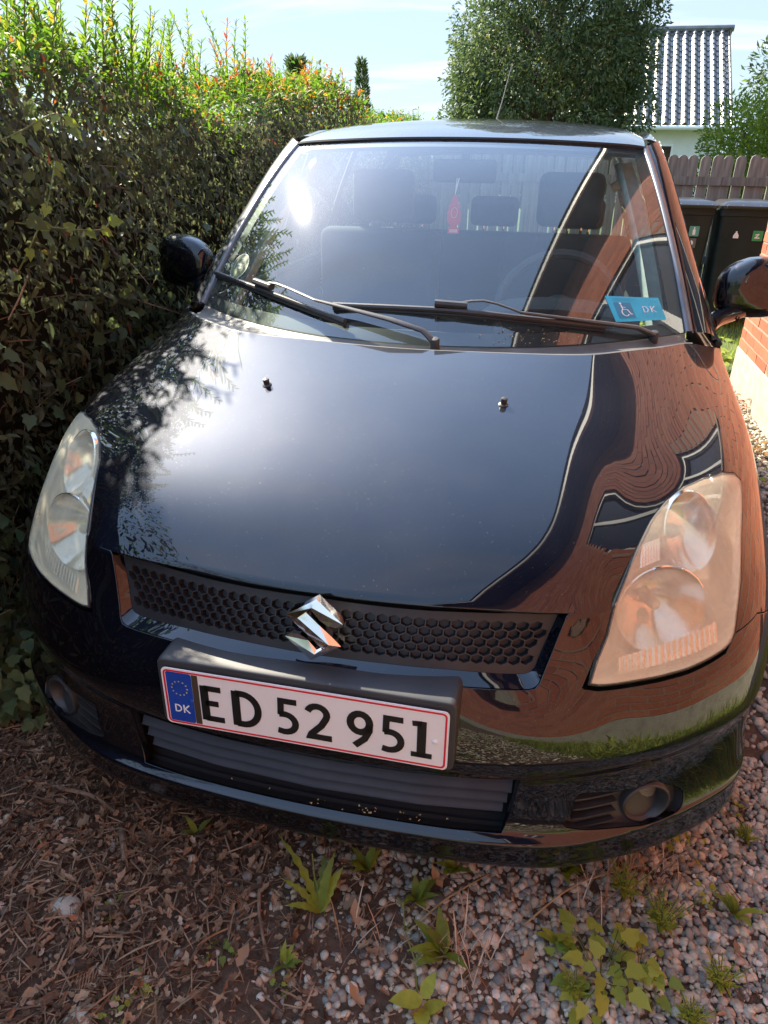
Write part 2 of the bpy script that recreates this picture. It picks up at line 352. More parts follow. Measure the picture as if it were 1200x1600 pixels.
# rows: (profile parameter, points centre -> side)
ROWS=[
(0.00,[(0.0000,0.0400,0.1900),(0.2000,0.0450,0.1900),(0.4000,0.0650,0.1900),(0.5200,0.1050,0.1900),(0.6200,0.1650,0.1900),(0.7000,0.2450,0.1900),(0.7650,0.3600,0.1900),(0.8000,0.6000,0.1900),(0.8000,0.9000,0.1900),(0.8000,1.2000,0.1900)]),
(0.45,[(0.0000,0.0000,0.2150),(0.2000,0.0050,0.2150),(0.4000,0.0250,0.2150),(0.5200,0.0650,0.2150),(0.6300,0.1230,0.2150),(0.7350,0.2050,0.2150),(0.8110,0.3180,0.2150),(0.8440,0.5730,0.2150),(0.8360,0.9000,0.2150),(0.8330,1.2000,0.2150)]),
(0.99,[(0.0000,-0.0095,0.2720),(0.2000,-0.0035,0.2720),(0.4000,0.0185,0.2720),(0.5200,0.0585,0.2740),(0.6350,0.1235,0.2770),(0.7450,0.2105,0.2820),(0.8210,0.3235,0.2840),(0.8510,0.5735,0.2840),(0.8460,0.9005,0.2840),(0.8430,1.2005,0.2840)]),
(1.06,[(0.0000,-0.0100,0.2820),(0.2000,-0.0040,0.2820),(0.4000,0.0180,0.2820),(0.5200,0.0580,0.2840),(0.6350,0.1230,0.2870),(0.7450,0.2100,0.2920),(0.8210,0.3230,0.2940),(0.8510,0.5730,0.2940),(0.8460,0.9000,0.2940),(0.8430,1.2000,0.2940)]),
(1.13,[(0.0000,-0.0049,0.2860),(0.2000,0.0011,0.2860),(0.4000,0.0227,0.2860),(0.5200,0.0618,0.2880),(0.6337,0.1254,0.2910),(0.7419,0.2102,0.2960),(0.8187,0.3223,0.2980),(0.8510,0.5700,0.2980),(0.8469,0.8970,0.2980),(0.8439,1.1970,0.2980)]),
(1.22,[(0.0000,0.0020,0.2900),(0.2000,0.0080,0.2900),(0.4000,0.0290,0.2900),(0.5200,0.0670,0.2930),(0.6320,0.1290,0.2980),(0.7380,0.2110,0.3020),(0.8160,0.3220,0.3030),(0.8510,0.5670,0.3000),(0.8480,0.8940,0.3000),(0.8450,1.1940,0.3000)]),
(1.70,[(0.0000,0.0120,0.3500),(0.2000,0.0190,0.3500),(0.4000,0.0420,0.3500),(0.5200,0.0830,0.3500),(0.6340,0.1490,0.3550),(0.7390,0.2330,0.3600),(0.8120,0.3420,0.3700),(0.8480,0.5800,0.3800),(0.8480,0.9000,0.3800),(0.8460,1.2000,0.3800)]),
(2.25,[(0.0000,0.0000,0.4220),(0.2000,0.0070,0.4220),(0.3900,0.0350,0.4220),(0.5200,0.0830,0.4250),(0.6400,0.1500,0.4300),(0.7490,0.2410,0.4420),(0.8170,0.3520,0.4600),(0.8490,0.5800,0.4800),(0.8510,0.9000,0.4800),(0.8490,1.2000,0.4800)]),
(2.40,[(0.0000,-0.0060,0.4380),(0.2000,0.0010,0.4380),(0.3900,0.0290,0.4380),(0.5200,0.0770,0.4400),(0.6420,0.1450,0.4460),(0.7530,0.2390,0.4580),(0.8190,0.3510,0.4750),(0.8500,0.5800,0.4950),(0.8520,0.9000,0.4950),(0.8500,1.2000,0.4950)]),
(3.10,[(0.0000,-0.0010,0.5180),(0.2000,0.0040,0.5200),(0.3900,0.0300,0.5170),(0.5100,0.0800,0.5150),(0.6350,0.1470,0.5200),(0.7480,0.2420,0.5300),(0.8170,0.3580,0.5450),(0.8510,0.5800,0.5650),(0.8530,0.9000,0.5700),(0.8510,1.2000,0.5700)]),
(3.90,[(0.0000,0.0220,0.6100),(0.2000,0.0310,0.6090),(0.3900,0.0750,0.6030),(0.5000,0.1080,0.6020),(0.6100,0.1650,0.6050),(0.7180,0.2470,0.6150),(0.7990,0.3800,0.6300),(0.8480,0.6000,0.6500),(0.8530,0.9000,0.6600),(0.8510,1.2000,0.6600)]),
(4.40,[(0.0000,0.0470,0.6660),(0.2000,0.0560,0.6650),(0.3950,0.1000,0.6580),(0.4950,0.1340,0.6620),(0.6030,0.2070,0.6750),(0.7030,0.3040,0.6950),(0.7790,0.4550,0.7150),(0.8320,0.6700,0.7250),(0.8450,0.9200,0.7300),(0.8460,1.2000,0.7300)]),
(4.85,[(0.0000,0.0750,0.7250),(0.2000,0.0860,0.7230),(0.4050,0.1210,0.7120),(0.4900,0.1600,0.7200),(0.5980,0.2500,0.7420),(0.6900,0.3500,0.7680),(0.7640,0.5100,0.7870),(0.8190,0.7300,0.7900),(0.8390,0.9500,0.7900),(0.8440,1.2000,0.7900)]),
(5.45,[(0.0000,0.1350,0.7730),(0.2000,0.1380,0.7760),(0.4000,0.1670,0.7730),(0.4900,0.2170,0.7750),(0.5950,0.3100,0.7880),(0.6880,0.4050,0.8080),(0.7520,0.5650,0.8250),(0.8020,0.7700,0.8300),(0.8250,0.9700,0.8320),(0.8340,1.2000,0.8330)]),
(6.30,[(0.0000,0.2320,0.8330),(0.2000,0.2410,0.8330),(0.4000,0.2690,0.8300),(0.4900,0.3200,0.8250),(0.5900,0.3900,0.8320),(0.6800,0.4750,0.8450),(0.7320,0.6200,0.8570),(0.7770,0.8200,0.8620),(0.8070,1.0000,0.8650),(0.8220,1.2000,0.8650)]),
(7.60,[(0.0000,0.4200,0.8970),(0.2000,0.4300,0.8970),(0.4000,0.4650,0.8900),(0.4900,0.4900,0.8860),(0.5900,0.5400,0.8830),(0.6650,0.6100,0.8840),(0.7160,0.7200,0.8880),(0.7570,0.8800,0.8920),(0.7920,1.0300,0.8930),(0.8110,1.2000,0.8900)]),
(8.80,[(0.0000,0.6000,0.9440),(0.2000,0.6100,0.9440),(0.4000,0.6400,0.9380),(0.4900,0.6600,0.9340),(0.5900,0.7100,0.9300),(0.6600,0.7800,0.9250),(0.7050,0.8700,0.9220),(0.7450,0.9800,0.9180),(0.7770,1.0800,0.9150),(0.8030,1.2000,0.9120)]),
(10.00,[(0.0000,0.7620,0.9770),(0.2000,0.7680,0.9800),(0.4000,0.7870,0.9830),(0.5000,0.8360,0.9850),(0.6000,0.9200,0.9830),(0.6700,1.0120,0.9760),(0.7070,1.0600,0.9660),(0.7370,1.1000,0.9550),(0.7670,1.1500,0.9430),(0.7970,1.2000,0.9300)]),
]
UMAX=9.;VMAX=10.;VC=4.85
def build_grid(NU=91,NV=401,lam_u=.06):
    us=np.linspace(0,UMAX,NU)
    rows=[];tv=np.array([r[0] for r in ROWS])
    # mirror rows for symmetric smoothness at the centre line
    tu=np.arange(-9,10.)
    xs=np.linspace(-UMAX,UMAX,2*NU-1)
    for _,pts in ROWS:
        p=np.array(pts,float);m=p[:0:-1].copy();m[:,0]*=-1
        full=np.vstack([m,p])
        rows.append(smooth_fit(tu,full,xs,lam_u)[NU-1:])
    rows=np.array(rows)           # nrow,NU,3
    vs=np.linspace(0,VMAX,NV)
    kf=[i for i,r in enumerate(ROWS) if abs(r[0]-VC)<.01][0]
    flat=rows.reshape(len(tv),-1)
    def ev(lo,hi,x): return nat_eval(tv[lo:hi],flat[lo:hi],nat_spline_m(tv[lo:hi],flat[lo:hi]),x)
    def smooth(G,a,b,it=600):
        for _ in range(it):
            H=G.copy();H[a+1:b]=.5*G[a+1:b]+.25*(G[a:b-1]+G[a+2:b+1]);G=H
        return G
    k0=int(np.searchsorted(vs,2.7));kc=int(round(VC/VMAX*(NV-1)))
    A=smooth(ev(0,len(tv),vs).reshape(NV,NU,3),k0,NV-1)
    B=np.vstack([ev(0,kf+1,vs[:kc]),ev(kf,len(tv),vs[kc:])]).reshape(NV,NU,3)
    B=smooth(smooth(B,k0,kc,160),kc,NV-1)
    w=np.clip((3.7-us)/1.1,0,1);w=(w*w*(3-2*w))[None,:,None]
    G=B*w+A*(1-w)
    return us,vs,G
_US,_VS,_G=build_grid()
# spline both ways for smooth evaluation: cubic convolution on dense grid
def S(u,v):
    u=np.atleast_1d(np.asarray(u,float));v=np.atleast_1d(np.asarray(v,float))
    sg=np.where(u<0,-1.,1.);au=np.abs(u)
    nu,nv=len(_US),len(_VS)
    fu=np.clip(au/UMAX*(nu-1),0,nu-1-1e-9);fv=np.clip(v/VMAX*(nv-1),0,nv-1-1e-9)
    iu=fu.astype(int);iv=fv.astype(int);a=fu-iu;b=fv-iv
    def w(t): return [-.5*t+t*t-.5*t**3,1-2.5*t*t+1.5*t**3,.5*t+2*t*t-1.5*t**3,-.5*t*t+.5*t**3]
    wu,wv=w(a),w(b);out=np.zeros((len(u),3))
    for i in range(4):
        for j in range(4):
            jj=iu+j-1;mir=jj<0;jc=np.clip(np.abs(jj),0,nu-1)
            ic=np.clip(iv+i-1,0,nv-1)
            p=_G[ic,jc].copy();p[mir,0]*=-1
            over=jj>nu-1
            if over.any(): p[over]=2*_G[ic[over],nu-1]-_G[ic[over],nu-2]
            ov=iv+i-1>nv-1
            if ov.any(): p[ov]=2*_G[nv-1,jc[ov]]-_G[nv-2,jc[ov]]
            ov=iv+i-1<0
            if ov.any(): p[ov]=2*_G[0,jc[ov]]-_G[1,jc[ov]]
            out+=(wu[j]*wv[i])[:,None]*p
    out[:,0]*=sg
    return out
def SN(u,v):
    e=.02;u=np.atleast_1d(np.asarray(u,float));v=np.atleast_1d(np.asarray(v,float))
    du=S(np.where(u+e>9,u,u+e),v)-S(u-e,v);dv=S(u,np.minimum(v+e,10))-S(u,np.maximum(v-e,0))
    n=np.cross(du,dv);return n/np.linalg.norm(n,axis=1)[:,None]
# ------------------------------------------------------------------ car front surface, outlines in its (u, v) net
OUT = {
'headlight': [(2.637, 3.875), (2.726, 4.2), (2.896, 4.509), (2.991, 4.78), (3.118, 5.01), (3.265, 5.267), (3.436, 5.562), (3.64, 5.904), (3.898, 6.194), (4.231, 6.407), (4.656, 6.446), (5.232, 6.226), (5.639, 5.822), (5.814, 5.459), (5.704, 5.185), (5.487, 4.78), (5.318, 4.378), (5.162, 4.141), (5.043, 3.943), (4.941, 3.858), (4.809, 3.826), (4.534, 3.803), (4.173, 3.781), (3.737, 3.79), (3.306, 3.818), (2.817, 3.841)] ,
'hood_front': [(-0.079, 4.803), (0.29, 4.797), (0.625, 4.798), (0.993, 4.808), (1.447, 4.842), (2.023, 4.87), (3.0, 4.833)] ,
'hood_side': [(5.25, 6.295), (5.663, 6.913), (6.265, 7.838), (6.668, 8.546), (6.456, 8.99), (5.934, 9.687), (5.2, 10.0)] ,
'seam': [(5.009, 3.889), (5.389, 3.848), (5.676, 3.878)] ,
'surround': [(-0.043, 3.851), (0.111, 3.844), (0.673, 3.86), (1.311, 3.824), (1.713, 3.813), (1.864, 3.816), (1.933, 3.835), (1.972, 3.907), (2.033, 4.293), (2.088, 4.821)] ,
'grille': [(-0.051, 4.001), (0.027, 3.993), (0.666, 4.017), (1.172, 4.02), (1.555, 3.995), (1.8, 3.993), (1.885, 4.013), (1.928, 4.085), (1.977, 4.426), (2.027, 4.81)] ,
'intake_side': [(1.963, 2.33), (1.807, 1.687), (1.724, 1.248)] ,
'fog': [(2.48, 1.38), (2.538, 1.626), (2.628, 1.898), (2.997, 1.866), (3.336, 1.821), (3.699, 1.793), (4.021, 1.713), (4.336, 1.543), (4.464, 1.394), (4.439, 1.196), (4.246, 1.078), (3.918, 1.071), (3.474, 1.177)] ,
'fog_lamp': [[0.613, 0.128, 0.324]] ,
'bowl_low': [[0.5972, 0.2123, 0.6849]] ,
'bowl_high': [[0.6494, 0.3391, 0.7822]] ,
'arch': [(6.3, 0.0), (6.4, 0.7), (6.4, 1.2), (6.35, 1.625), (6.4, 1.9), (6.5, 2.225), (6.6, 2.675), (6.75, 3.075), (6.95, 3.325), (7.1, 3.55), (7.25, 3.675), (7.45, 3.7), (7.65, 3.65), (7.85, 3.5), (8.0, 3.275), (8.15, 2.975), (8.3, 2.6), (8.4, 2.175), (8.45, 1.875), (8.55, 1.6), (8.55, 1.125), (8.55, 0.7), (8.5, 0.0)] ,

}
def pip(P, poly):
    x, y = P[:, 0], P[:, 1]; ins = np.zeros(len(P), bool); n = len(poly); j = n-1
    for i in range(n):
        xi, yi = poly[i]; xj, yj = poly[j]
        c = ((yi > y) != (yj > y)) & (x < (xj-xi)*(y-yi)/(yj-yi+1e-15)+xi); ins ^= c; j = i
    return ins
def metric(u, v):
    e = .02
    u = np.atleast_1d(u); v = np.clip(np.atleast_1d(v), .02, 9.98)
    return (S(u+e, v)-S(u-e, v))/(2*e), (S(u, np.minimum(v+e, 10))-S(u, np.maximum(v-e, 0)))/(np.minimum(v+e, 10)-np.maximum(v-e, 0))[:, None]
def resample(poly, step, closed=True):
    """points every `step` metres along the outline"""
    P = np.array(poly, float); n = len(P); out = []
    for i in range(n if closed else n-1):
        a, b = P[i], P[(i+1) % n]
        L = np.linalg.norm(S(b[0], b[1])[0]-S(a[0], a[1])[0]); k = max(1, int(round(L/step)))
        for q in range(k): out.append(a+(b-a)*q/k)
    if not closed: out.append(P[-1])
    return np.array(out)
def catmull(P, k=4, closed=False):
    P = [np.array(p, float) for p in P]; n = len(P); out = []
    for i in range(n if closed else n-1):
        g = lambda j: P[j % n] if closed else P[min(max(j, 0), n-1)]
        p0, p1, p2, p3 = g(i-1), g(i), g(i+1), g(i+2)
        for q in range(k):
            t = q/k; out.append(.5*((2*p1)+(-p0+p2)*t+(2*p0-5*p1+4*p2-p3)*t*t+(-p0+3*p1-3*p2+p3)*t**3))
    if not closed: out.append(P[-1])
    return out
def inset(poly, d):
    """move the outline inwards by d metres (negative: outwards)"""
    P = np.array(poly, float); n = len(P)
    area = .5*np.sum(P[:, 0]*np.roll(P[:, 1], -1)-np.roll(P[:, 0], -1)*P[:, 1]); sg = 1 if area > 0 else -1
    du, dv = metric(P[:, 0], P[:, 1]); lu = np.linalg.norm(du, axis=1); lv = np.linalg.norm(dv, axis=1)
    Q = P*np.stack([lu, lv], 1)          # roughly metric coordinates
    out = []
    for i in range(n):
        a = (P[i]-P[i-1])*(lu[i], lv[i]); b = (P[(i+1) % n]-P[i])*(lu[i], lv[i])
        a /= np.linalg.norm(a)+1e-9; b /= np.linalg.norm(b)+1e-9
        na = np.array([-a[1], a[0]])*sg; nb = np.array([-b[1], b[0]])*sg; m = na+nb; m /= np.linalg.norm(m)+1e-9
        k = d/max(.5, float(m@na)); out.append(P[i]+m*k/np.array([lu[i], lv[i]]))
    return np.array(out)
def mirror(poly): return [(-a, b) for a, b in poly][::-1]
def panel(name, outline, mat, parent, holes=(), step=.014, off=0., lip=.012, gap=.0014, mirror_x=False, hole_lip=True, edge=.0016):
    outline = inset(outline, gap) if gap else np.array(outline, float)
    O = resample(outline, step); H = [resample(h, step*.6) for h in holes]
    lo = O.min(0)-.01; hi = O.max(0)+.01
    du, dv = metric((lo[0]+hi[0])/2, (lo[1]+hi[1])/2)
    # grid with roughly metric spacing
    us = [lo[0]]
    vmid = (lo[1]+hi[1])/2
    while us[-1] < hi[0]:
        a, _ = metric(min(us[-1], 8.9), vmid); us.append(us[-1]+step/max(.03, np.linalg.norm(a)))
    vsl = [lo[1]]
    umid = (lo[0]+hi[0])/2 if not (lo[0] < 0 < hi[0]) else .5
    while vsl[-1] < hi[1]:
        _, b = metric(umid, vsl[-1]); vsl.append(vsl[-1]+step/max(.01, np.linalg.norm(b)))
    if lo[1] < 2.6:
        vsl = sorted(set([v for v in vsl if v > 2.8]+list(np.arange(max(lo[1], 0), 2.8, .1))))
    G = np.array([(a, b) for b in vsl for a in us])
    keep = pip(G, inset(O, step*.45))
    for h in H: keep &= ~pip(G, inset(h, -step*.35))
    G = G[keep]
    pts = [Vector(p) for p in np.vstack([O]+H+[G])]
    edges = []; b = 0
    loops = []
    for L in [O]+H:
        n = len(L); edges += [(b+i, b+(i+1) % n) for i in range(n)]; loops.append((b, n)); b += n
    vo, eo, fo, ovo, _, _ = delaunay_2d_cdt(pts, edges, [], 0, 1e-7)
    P2 = np.array([tuple(p) for p in vo]); F = np.array([f for f in fo if len(f) == 3])
    cen = P2[F].mean(1); k = pip(cen, O)
    for h in H: k &= ~pip(cen, h)
    F = F[k]
    # orientation
    a = P2[F]; ar = (a[:, 1, 0]-a[:, 0, 0])*(a[:, 2, 1]-a[:, 0, 1])-(a[:, 1, 1]-a[:, 0, 1])*(a[:, 2, 0]-a[:, 0, 0])
    F[ar < 0] = F[ar < 0][:, ::-1]
    X = S(P2[:, 0], P2[:, 1]); N = SN(P2[:, 0], P2[:, 1]); X = X+N*off
    V = [X]; NN = [N]; FF = [F]; base = len(X)
    # map of input index -> output
    inv = {}
    for i, ids in enumerate(ovo):
        for q in ids: inv[q] = i
    T = []
    for li, (b0, n) in enumerate(loops):
        idx = [inv.get(b0+i, None) for i in range(n)]
        if any(q is None for q in idx) or (li > 0 and not hole_lip): continue
        Xb = X[idx]; Nb = N[idx]
        tan = np.roll(Xb, -1, 0)-np.roll(Xb, 1, 0); tan /= np.linalg.norm(tan, axis=1)[:, None]+1e-12
        outw = np.cross(tan, Nb)
        P_ = P2[idx]; area = .5*np.sum(P_[:, 0]*np.roll(P_[:, 1], -1)-np.roll(P_[:, 0], -1)*P_[:, 1])
        ccw = area > 0
        if not ccw: outw = -outw
        if li > 0: outw = -outw
        r1 = Xb+outw*edge-Nb*edge; r2 = Xb+outw*edge*1.2-Nb*lip
        nb1 = outw+Nb*.3; nb1 /= np.linalg.norm(nb1, axis=1)[:, None]
        V += [Xb, r1, r2]; NN += [Nb, nb1, outw]
        o0 = base; o1 = base+n; o2 = base+2*n; base += 3*n
        i = np.arange(n); j = (i+1) % n
        for p, q in ((o0, o1), (o1, o2)):
            t1 = np.stack([p+i, q+i, q+j], 1); t2 = np.stack([p+i, q+j, p+j], 1)
            tt = np.vstack([t1, t2])
            if (ccw and li > 0) or (not ccw and li == 0): tt = tt[:, ::-1]
            T.append(tt)
    V = np.vstack(V); NN = np.vstack(NN); FF = np.vstack([F]+T)
    if mirror_x:
        V = V*(-1, 1, 1); NN = NN*(-1, 1, 1); FF = FF[:, ::-1]
    me = np_mesh(V, FF)
    me.shade_smooth(); me.normals_split_custom_set_from_vertices([tuple(x) for x in NN])
    return link(me, name, mat, parent)
def ws(s, t, b=.03, off=0.):
    s = np.atleast_1d(np.asarray(s, float)); t = np.atleast_1d(np.asarray(t, float)); s, t = np.broadcast_arrays(s, t)
    lo = np.stack([.688*s, .805+.335*np.abs(s)**2.1, .978+0*s], 1); hi = np.stack([.553*s, 1.555+.12*s*s, 1.432-.016*s*s], 1)
    return lo+(hi-lo)*t[:, None]+np.array([0, -.5, .86])*(b*(4*t*(1-t))+off)[:, None]
def ws_patch(name, mat, parent, s0, s1, t0, t1, ns, nt_, off, thick=0):
    P = np.array([[ws(s, t, off=off)[0] for s in np.linspace(s0, s1, ns)] for t in np.linspace(t0, t1, nt_)])
    o = link(grid_mesh(P), name, mat, parent, smooth=True); return o
def ribbon(path, w, z0=0, z1=.0008, closed=False):
    """stroke a 2-D path into a raised flat ribbon; returns verts, faces"""
    P = [np.array(p, float) for p in path]; n = len(P); L = []; Rr = []
    for i in range(n):
        if closed: a, b = P[i-1], P[(i+1) % n]; d1 = P[i]-a; d2 = b-P[i]
        else: d1 = P[i]-P[i-1] if i else P[1]-P[0]; d2 = P[i+1]-P[i] if i < n-1 else P[i]-P[i-1]
        d1 = d1/(np.linalg.norm(d1)+1e-9); d2 = d2/(np.linalg.norm(d2)+1e-9)
        m_ = np.array([-d1[1]-d2[1], d1[0]+d2[0]]); m_ /= np.linalg.norm(m_)+1e-9
        k = w/2/max(.45, float(m_@np.array([-d1[1], d1[0]]))); L.append(P[i]+m_*k); Rr.append(P[i]-m_*k)
    V = [(*p, z1) for p in L]+[(*p, z1) for p in Rr]+[(*p, z0) for p in L]+[(*p, z0) for p in Rr]; F = []
    for i in range(n if closed else n-1):
        j = (i+1) % n; F += [(i, n+i, n+j, j), (i, j, 2*n+j, 2*n+i), (n+j, n+i, 3*n+i, 3*n+j)]
    if not closed: F += [(0, 2*n, 3*n, n), (n-1, 2*n-1, 4*n-1, 3*n-1)]
    return V, F
def arc(cx, cy, rx, ry, a0, a1, n=10):
    return [(cx+rx*math.cos(R_(a0+(a1-a0)*i/n)), cy+ry*math.sin(R_(a0+(a1-a0)*i/n))) for i in range(n+1)]
def flat_poly(pts, M_, name, mat, parent, depth=.0006):
    """filled outline (convex or not) with a little thickness, in the local xy plane of M_"""
    bm = bmesh.new(); vs_ = [bm.verts.new(M_ @ Vector((*p, depth))) for p in pts]; f = bm.faces.new(vs_)
    r = bmesh.ops.extrude_face_region(bm, geom=[f]); 
    nn = (M_.to_3x3() @ Vector((0, 0, 1)))
    for v in r['geom']:
        if isinstance(v, bmesh.types.BMVert): v.co -= nn*depth
    bmesh.ops.recalc_face_normals(bm, faces=bm.faces)
    bmesh.ops.triangulate(bm, faces=bm.faces[:])
    me = bpy.data.meshes.new(name); bm.to_mesh(me); bm.free()
    return link(me, name, mat, parent)
def rrect(x0, y0, x1, y1, r, n=5):
    return arc(x1-r, y1-r, r, r, 0, 90, n)+arc(x0+r, y1-r, r, r, 90, 180, n)+arc(x0+r, y0+r, r, r, 180, 270, n)+arc(x1-r, y0+r, r, r, 270, 360, n)

# ------------------------------------------------------------------ the car
car = empty('parked_car', (0, 1.8, 0), 'black small hatchback parked nose out between the hedge and the brick house', 'car')
HL = [tuple(p) for p in OUT['headlight']]
hf = [tuple(p) for p in OUT['hood_front']]; hf[0] = (0, hf[0][1])
# --- bonnet
full_front = mirror(hf[1:])+hf
hs = [tuple(p) for p in OUT['hood_side']]
hl_inner = [p for p in HL[2:12]]            # from the inner edge up to the top, shared with the bonnet
hoodR = hf[1:]+[(2.99, 4.95)]+hl_inner[4:]+catmull(hs, 4)[1:]
hood_poly = hoodR+[(4.0, 10), (2.0, 10), (0, 10), (-2.0, 10), (-4.0, 10)]+mirror(hoodR)+[(0, hf[0][1])]
hood = panel('bonnet', hood_poly, M['paint'], car, step=.02, gap=.0026, lip=.014, edge=.0025)
# --- fenders, bumper
arch = [tuple(p) for p in OUT['arch']]
seam = [(5.05, 3.93), (5.39, 3.90), (5.67, 3.88), (6.1, 3.65), (6.45, 3.3), (6.72, 2.9)]
hl_outer = HL[11:20]                         # top, outer edge down to the lower corner
hl_low = HL[19:]+[HL[0]]                     # corner to tip
arch_smooth = [tuple(p) for p in catmull(arch[1:-1], 3)]
ka = min(range(len(arch_smooth)), key=lambda i: abs(arch_smooth[i][0]-6.72)+abs(arch_smooth[i][1]-2.9) if i < 30 else 9)
arch_front = [(6.38, 0)]+arch_smooth[:ka+1]
arch_back = arch_smooth[ka:]+[(8.53, 0)]
fender_poly = seam[::1][:-1]+arch_back+[(9, 0), (9, 10), (8, 10), (7, 10), (6, 10), (5.2, 10)]+[tuple(p) for p in catmull(hs, 4)[::-1]][1:-1]+[hs[0]]+hl_outer
for mx in (False, True):
    panel('front_wing', fender_poly, M['paint'], car, step=.02, gap=.0022, lip=.014, mirror_x=mx)
gr_s = [tuple(p) for p in OUT['surround']]; gr_s[0] = (0, gr_s[0][1])
ix = OUT['intake_side']
intake = [(0, 2.22), (.8, 2.23), (1.5, 2.27), (1.93, 2.30), tuple(ix[1]), (1.74, 1.26), (1.3, 1.235), (.6, 1.235), (0, 1.235)]
intake_poly = intake+mirror(intake[1:-1])
fog = [tuple(p) for p in catmull([tuple(p) for p in OUT['fog']], 3, True)]
upR = gr_s[1:]+[(2.115, 4.885)]+hf[-1:]+[p for p in [HL[3], HL[2], HL[1]]]+[HL[0]]+HL[19:][::-1]
hlo = [tuple(p) for p in inset(np.array(HL), -.0075)]
bR = [(0, 0), (1, 0), (2, 0), (3, 0), (4, 0), (5, 0), (6, 0)]+arch_front+seam[::-1]+hlo[20:]+[hlo[0], (HL[1][0]-.03, HL[1][1]), HL[2], (2.985, 4.80), (3.0, 4.885)]+[(2.12, 4.885)]+gr_s[::-1]
bumper_poly = bR+mirror(bR[1:-1])
bumper = panel('bumper', bumper_poly, M['paint'], car, holes=[intake_poly, fog, mirror(fog)], step=.016, gap=.0018, lip=.016)
# dark liner just behind the skin so that no gap shows daylight
def liner():
    us = np.linspace(-9, 9, 121); vv = np.linspace(0, 10, 90); UU, VV = np.meshgrid(us, vv)
    X = S(UU.ravel(), VV.ravel())-SN(UU.ravel(), VV.ravel())*.05
    X = X.reshape(90, 121, 3); me = grid_mesh(X)
    bm = bmesh.new(); bm.from_mesh(me); kill = []
    hlp = np.array(HL)
    for f in bm.faces:
        i = [v.index for v in f.verts]; u = UU.ravel()[i].mean(); v = VV.ravel()[i].mean()
        c = f.calc_center_median()
        if pip(np.array([[abs(u), v]]), inset(hlp, -.03))[0] or (c.y-.735)**2+(c.z-.30)**2 < .35**2 and abs(c.x) > .6: kill.append(f)
    bmesh.ops.delete(bm, geom=kill, context='FACES'); bm.to_mesh(me); bm.free()
    link(me, 'inner_liner', M['inner'], car)
liner()
# --- grille: painted sloping surround, honeycomb, emblem
gr_i = [tuple(p) for p in OUT['grille']]; gr_i[0] = (0, gr_i[0][1])
def Spt(u, v, off=0.):
    return S(u, v)+SN(u, v)*off
def strip(name, A, B, offA, offB, mat, n=80, mid=None):
    """loft between two (u,v) outlines"""
    def rs(P):
        P = np.array(P, float); X = S(P[:, 0], P[:, 1]); d = np.r_[0, np.cumsum(np.linalg.norm(np.diff(X, axis=0), axis=1))]; t = np.linspace(0, d[-1], n)
        return np.interp(t, d, P[:, 0]), np.interp(t, d, P[:, 1])
    ua, va = rs(A); ub, vb = rs(B); rows = []
    for k in np.linspace(0, 1, 6):
        rows.append(Spt(ua+(ub-ua)*k, va+(vb-va)*k, offA+(offB-offA)*k))
    return link(grid_mesh(np.array(rows)), name, mat, car, smooth=True)
sA = [tuple(p) for p in inset(np.array(mirror(gr_s[1:])+gr_s+[(2.11, 5.2), (-2.11, 5.2)]), .0012)][:2*len(gr_s)-1]
sB = mirror(gr_i[1:])+gr_i
strip('grille_surround', sA, sB, -.0015, -.019, M['paint'], 140)
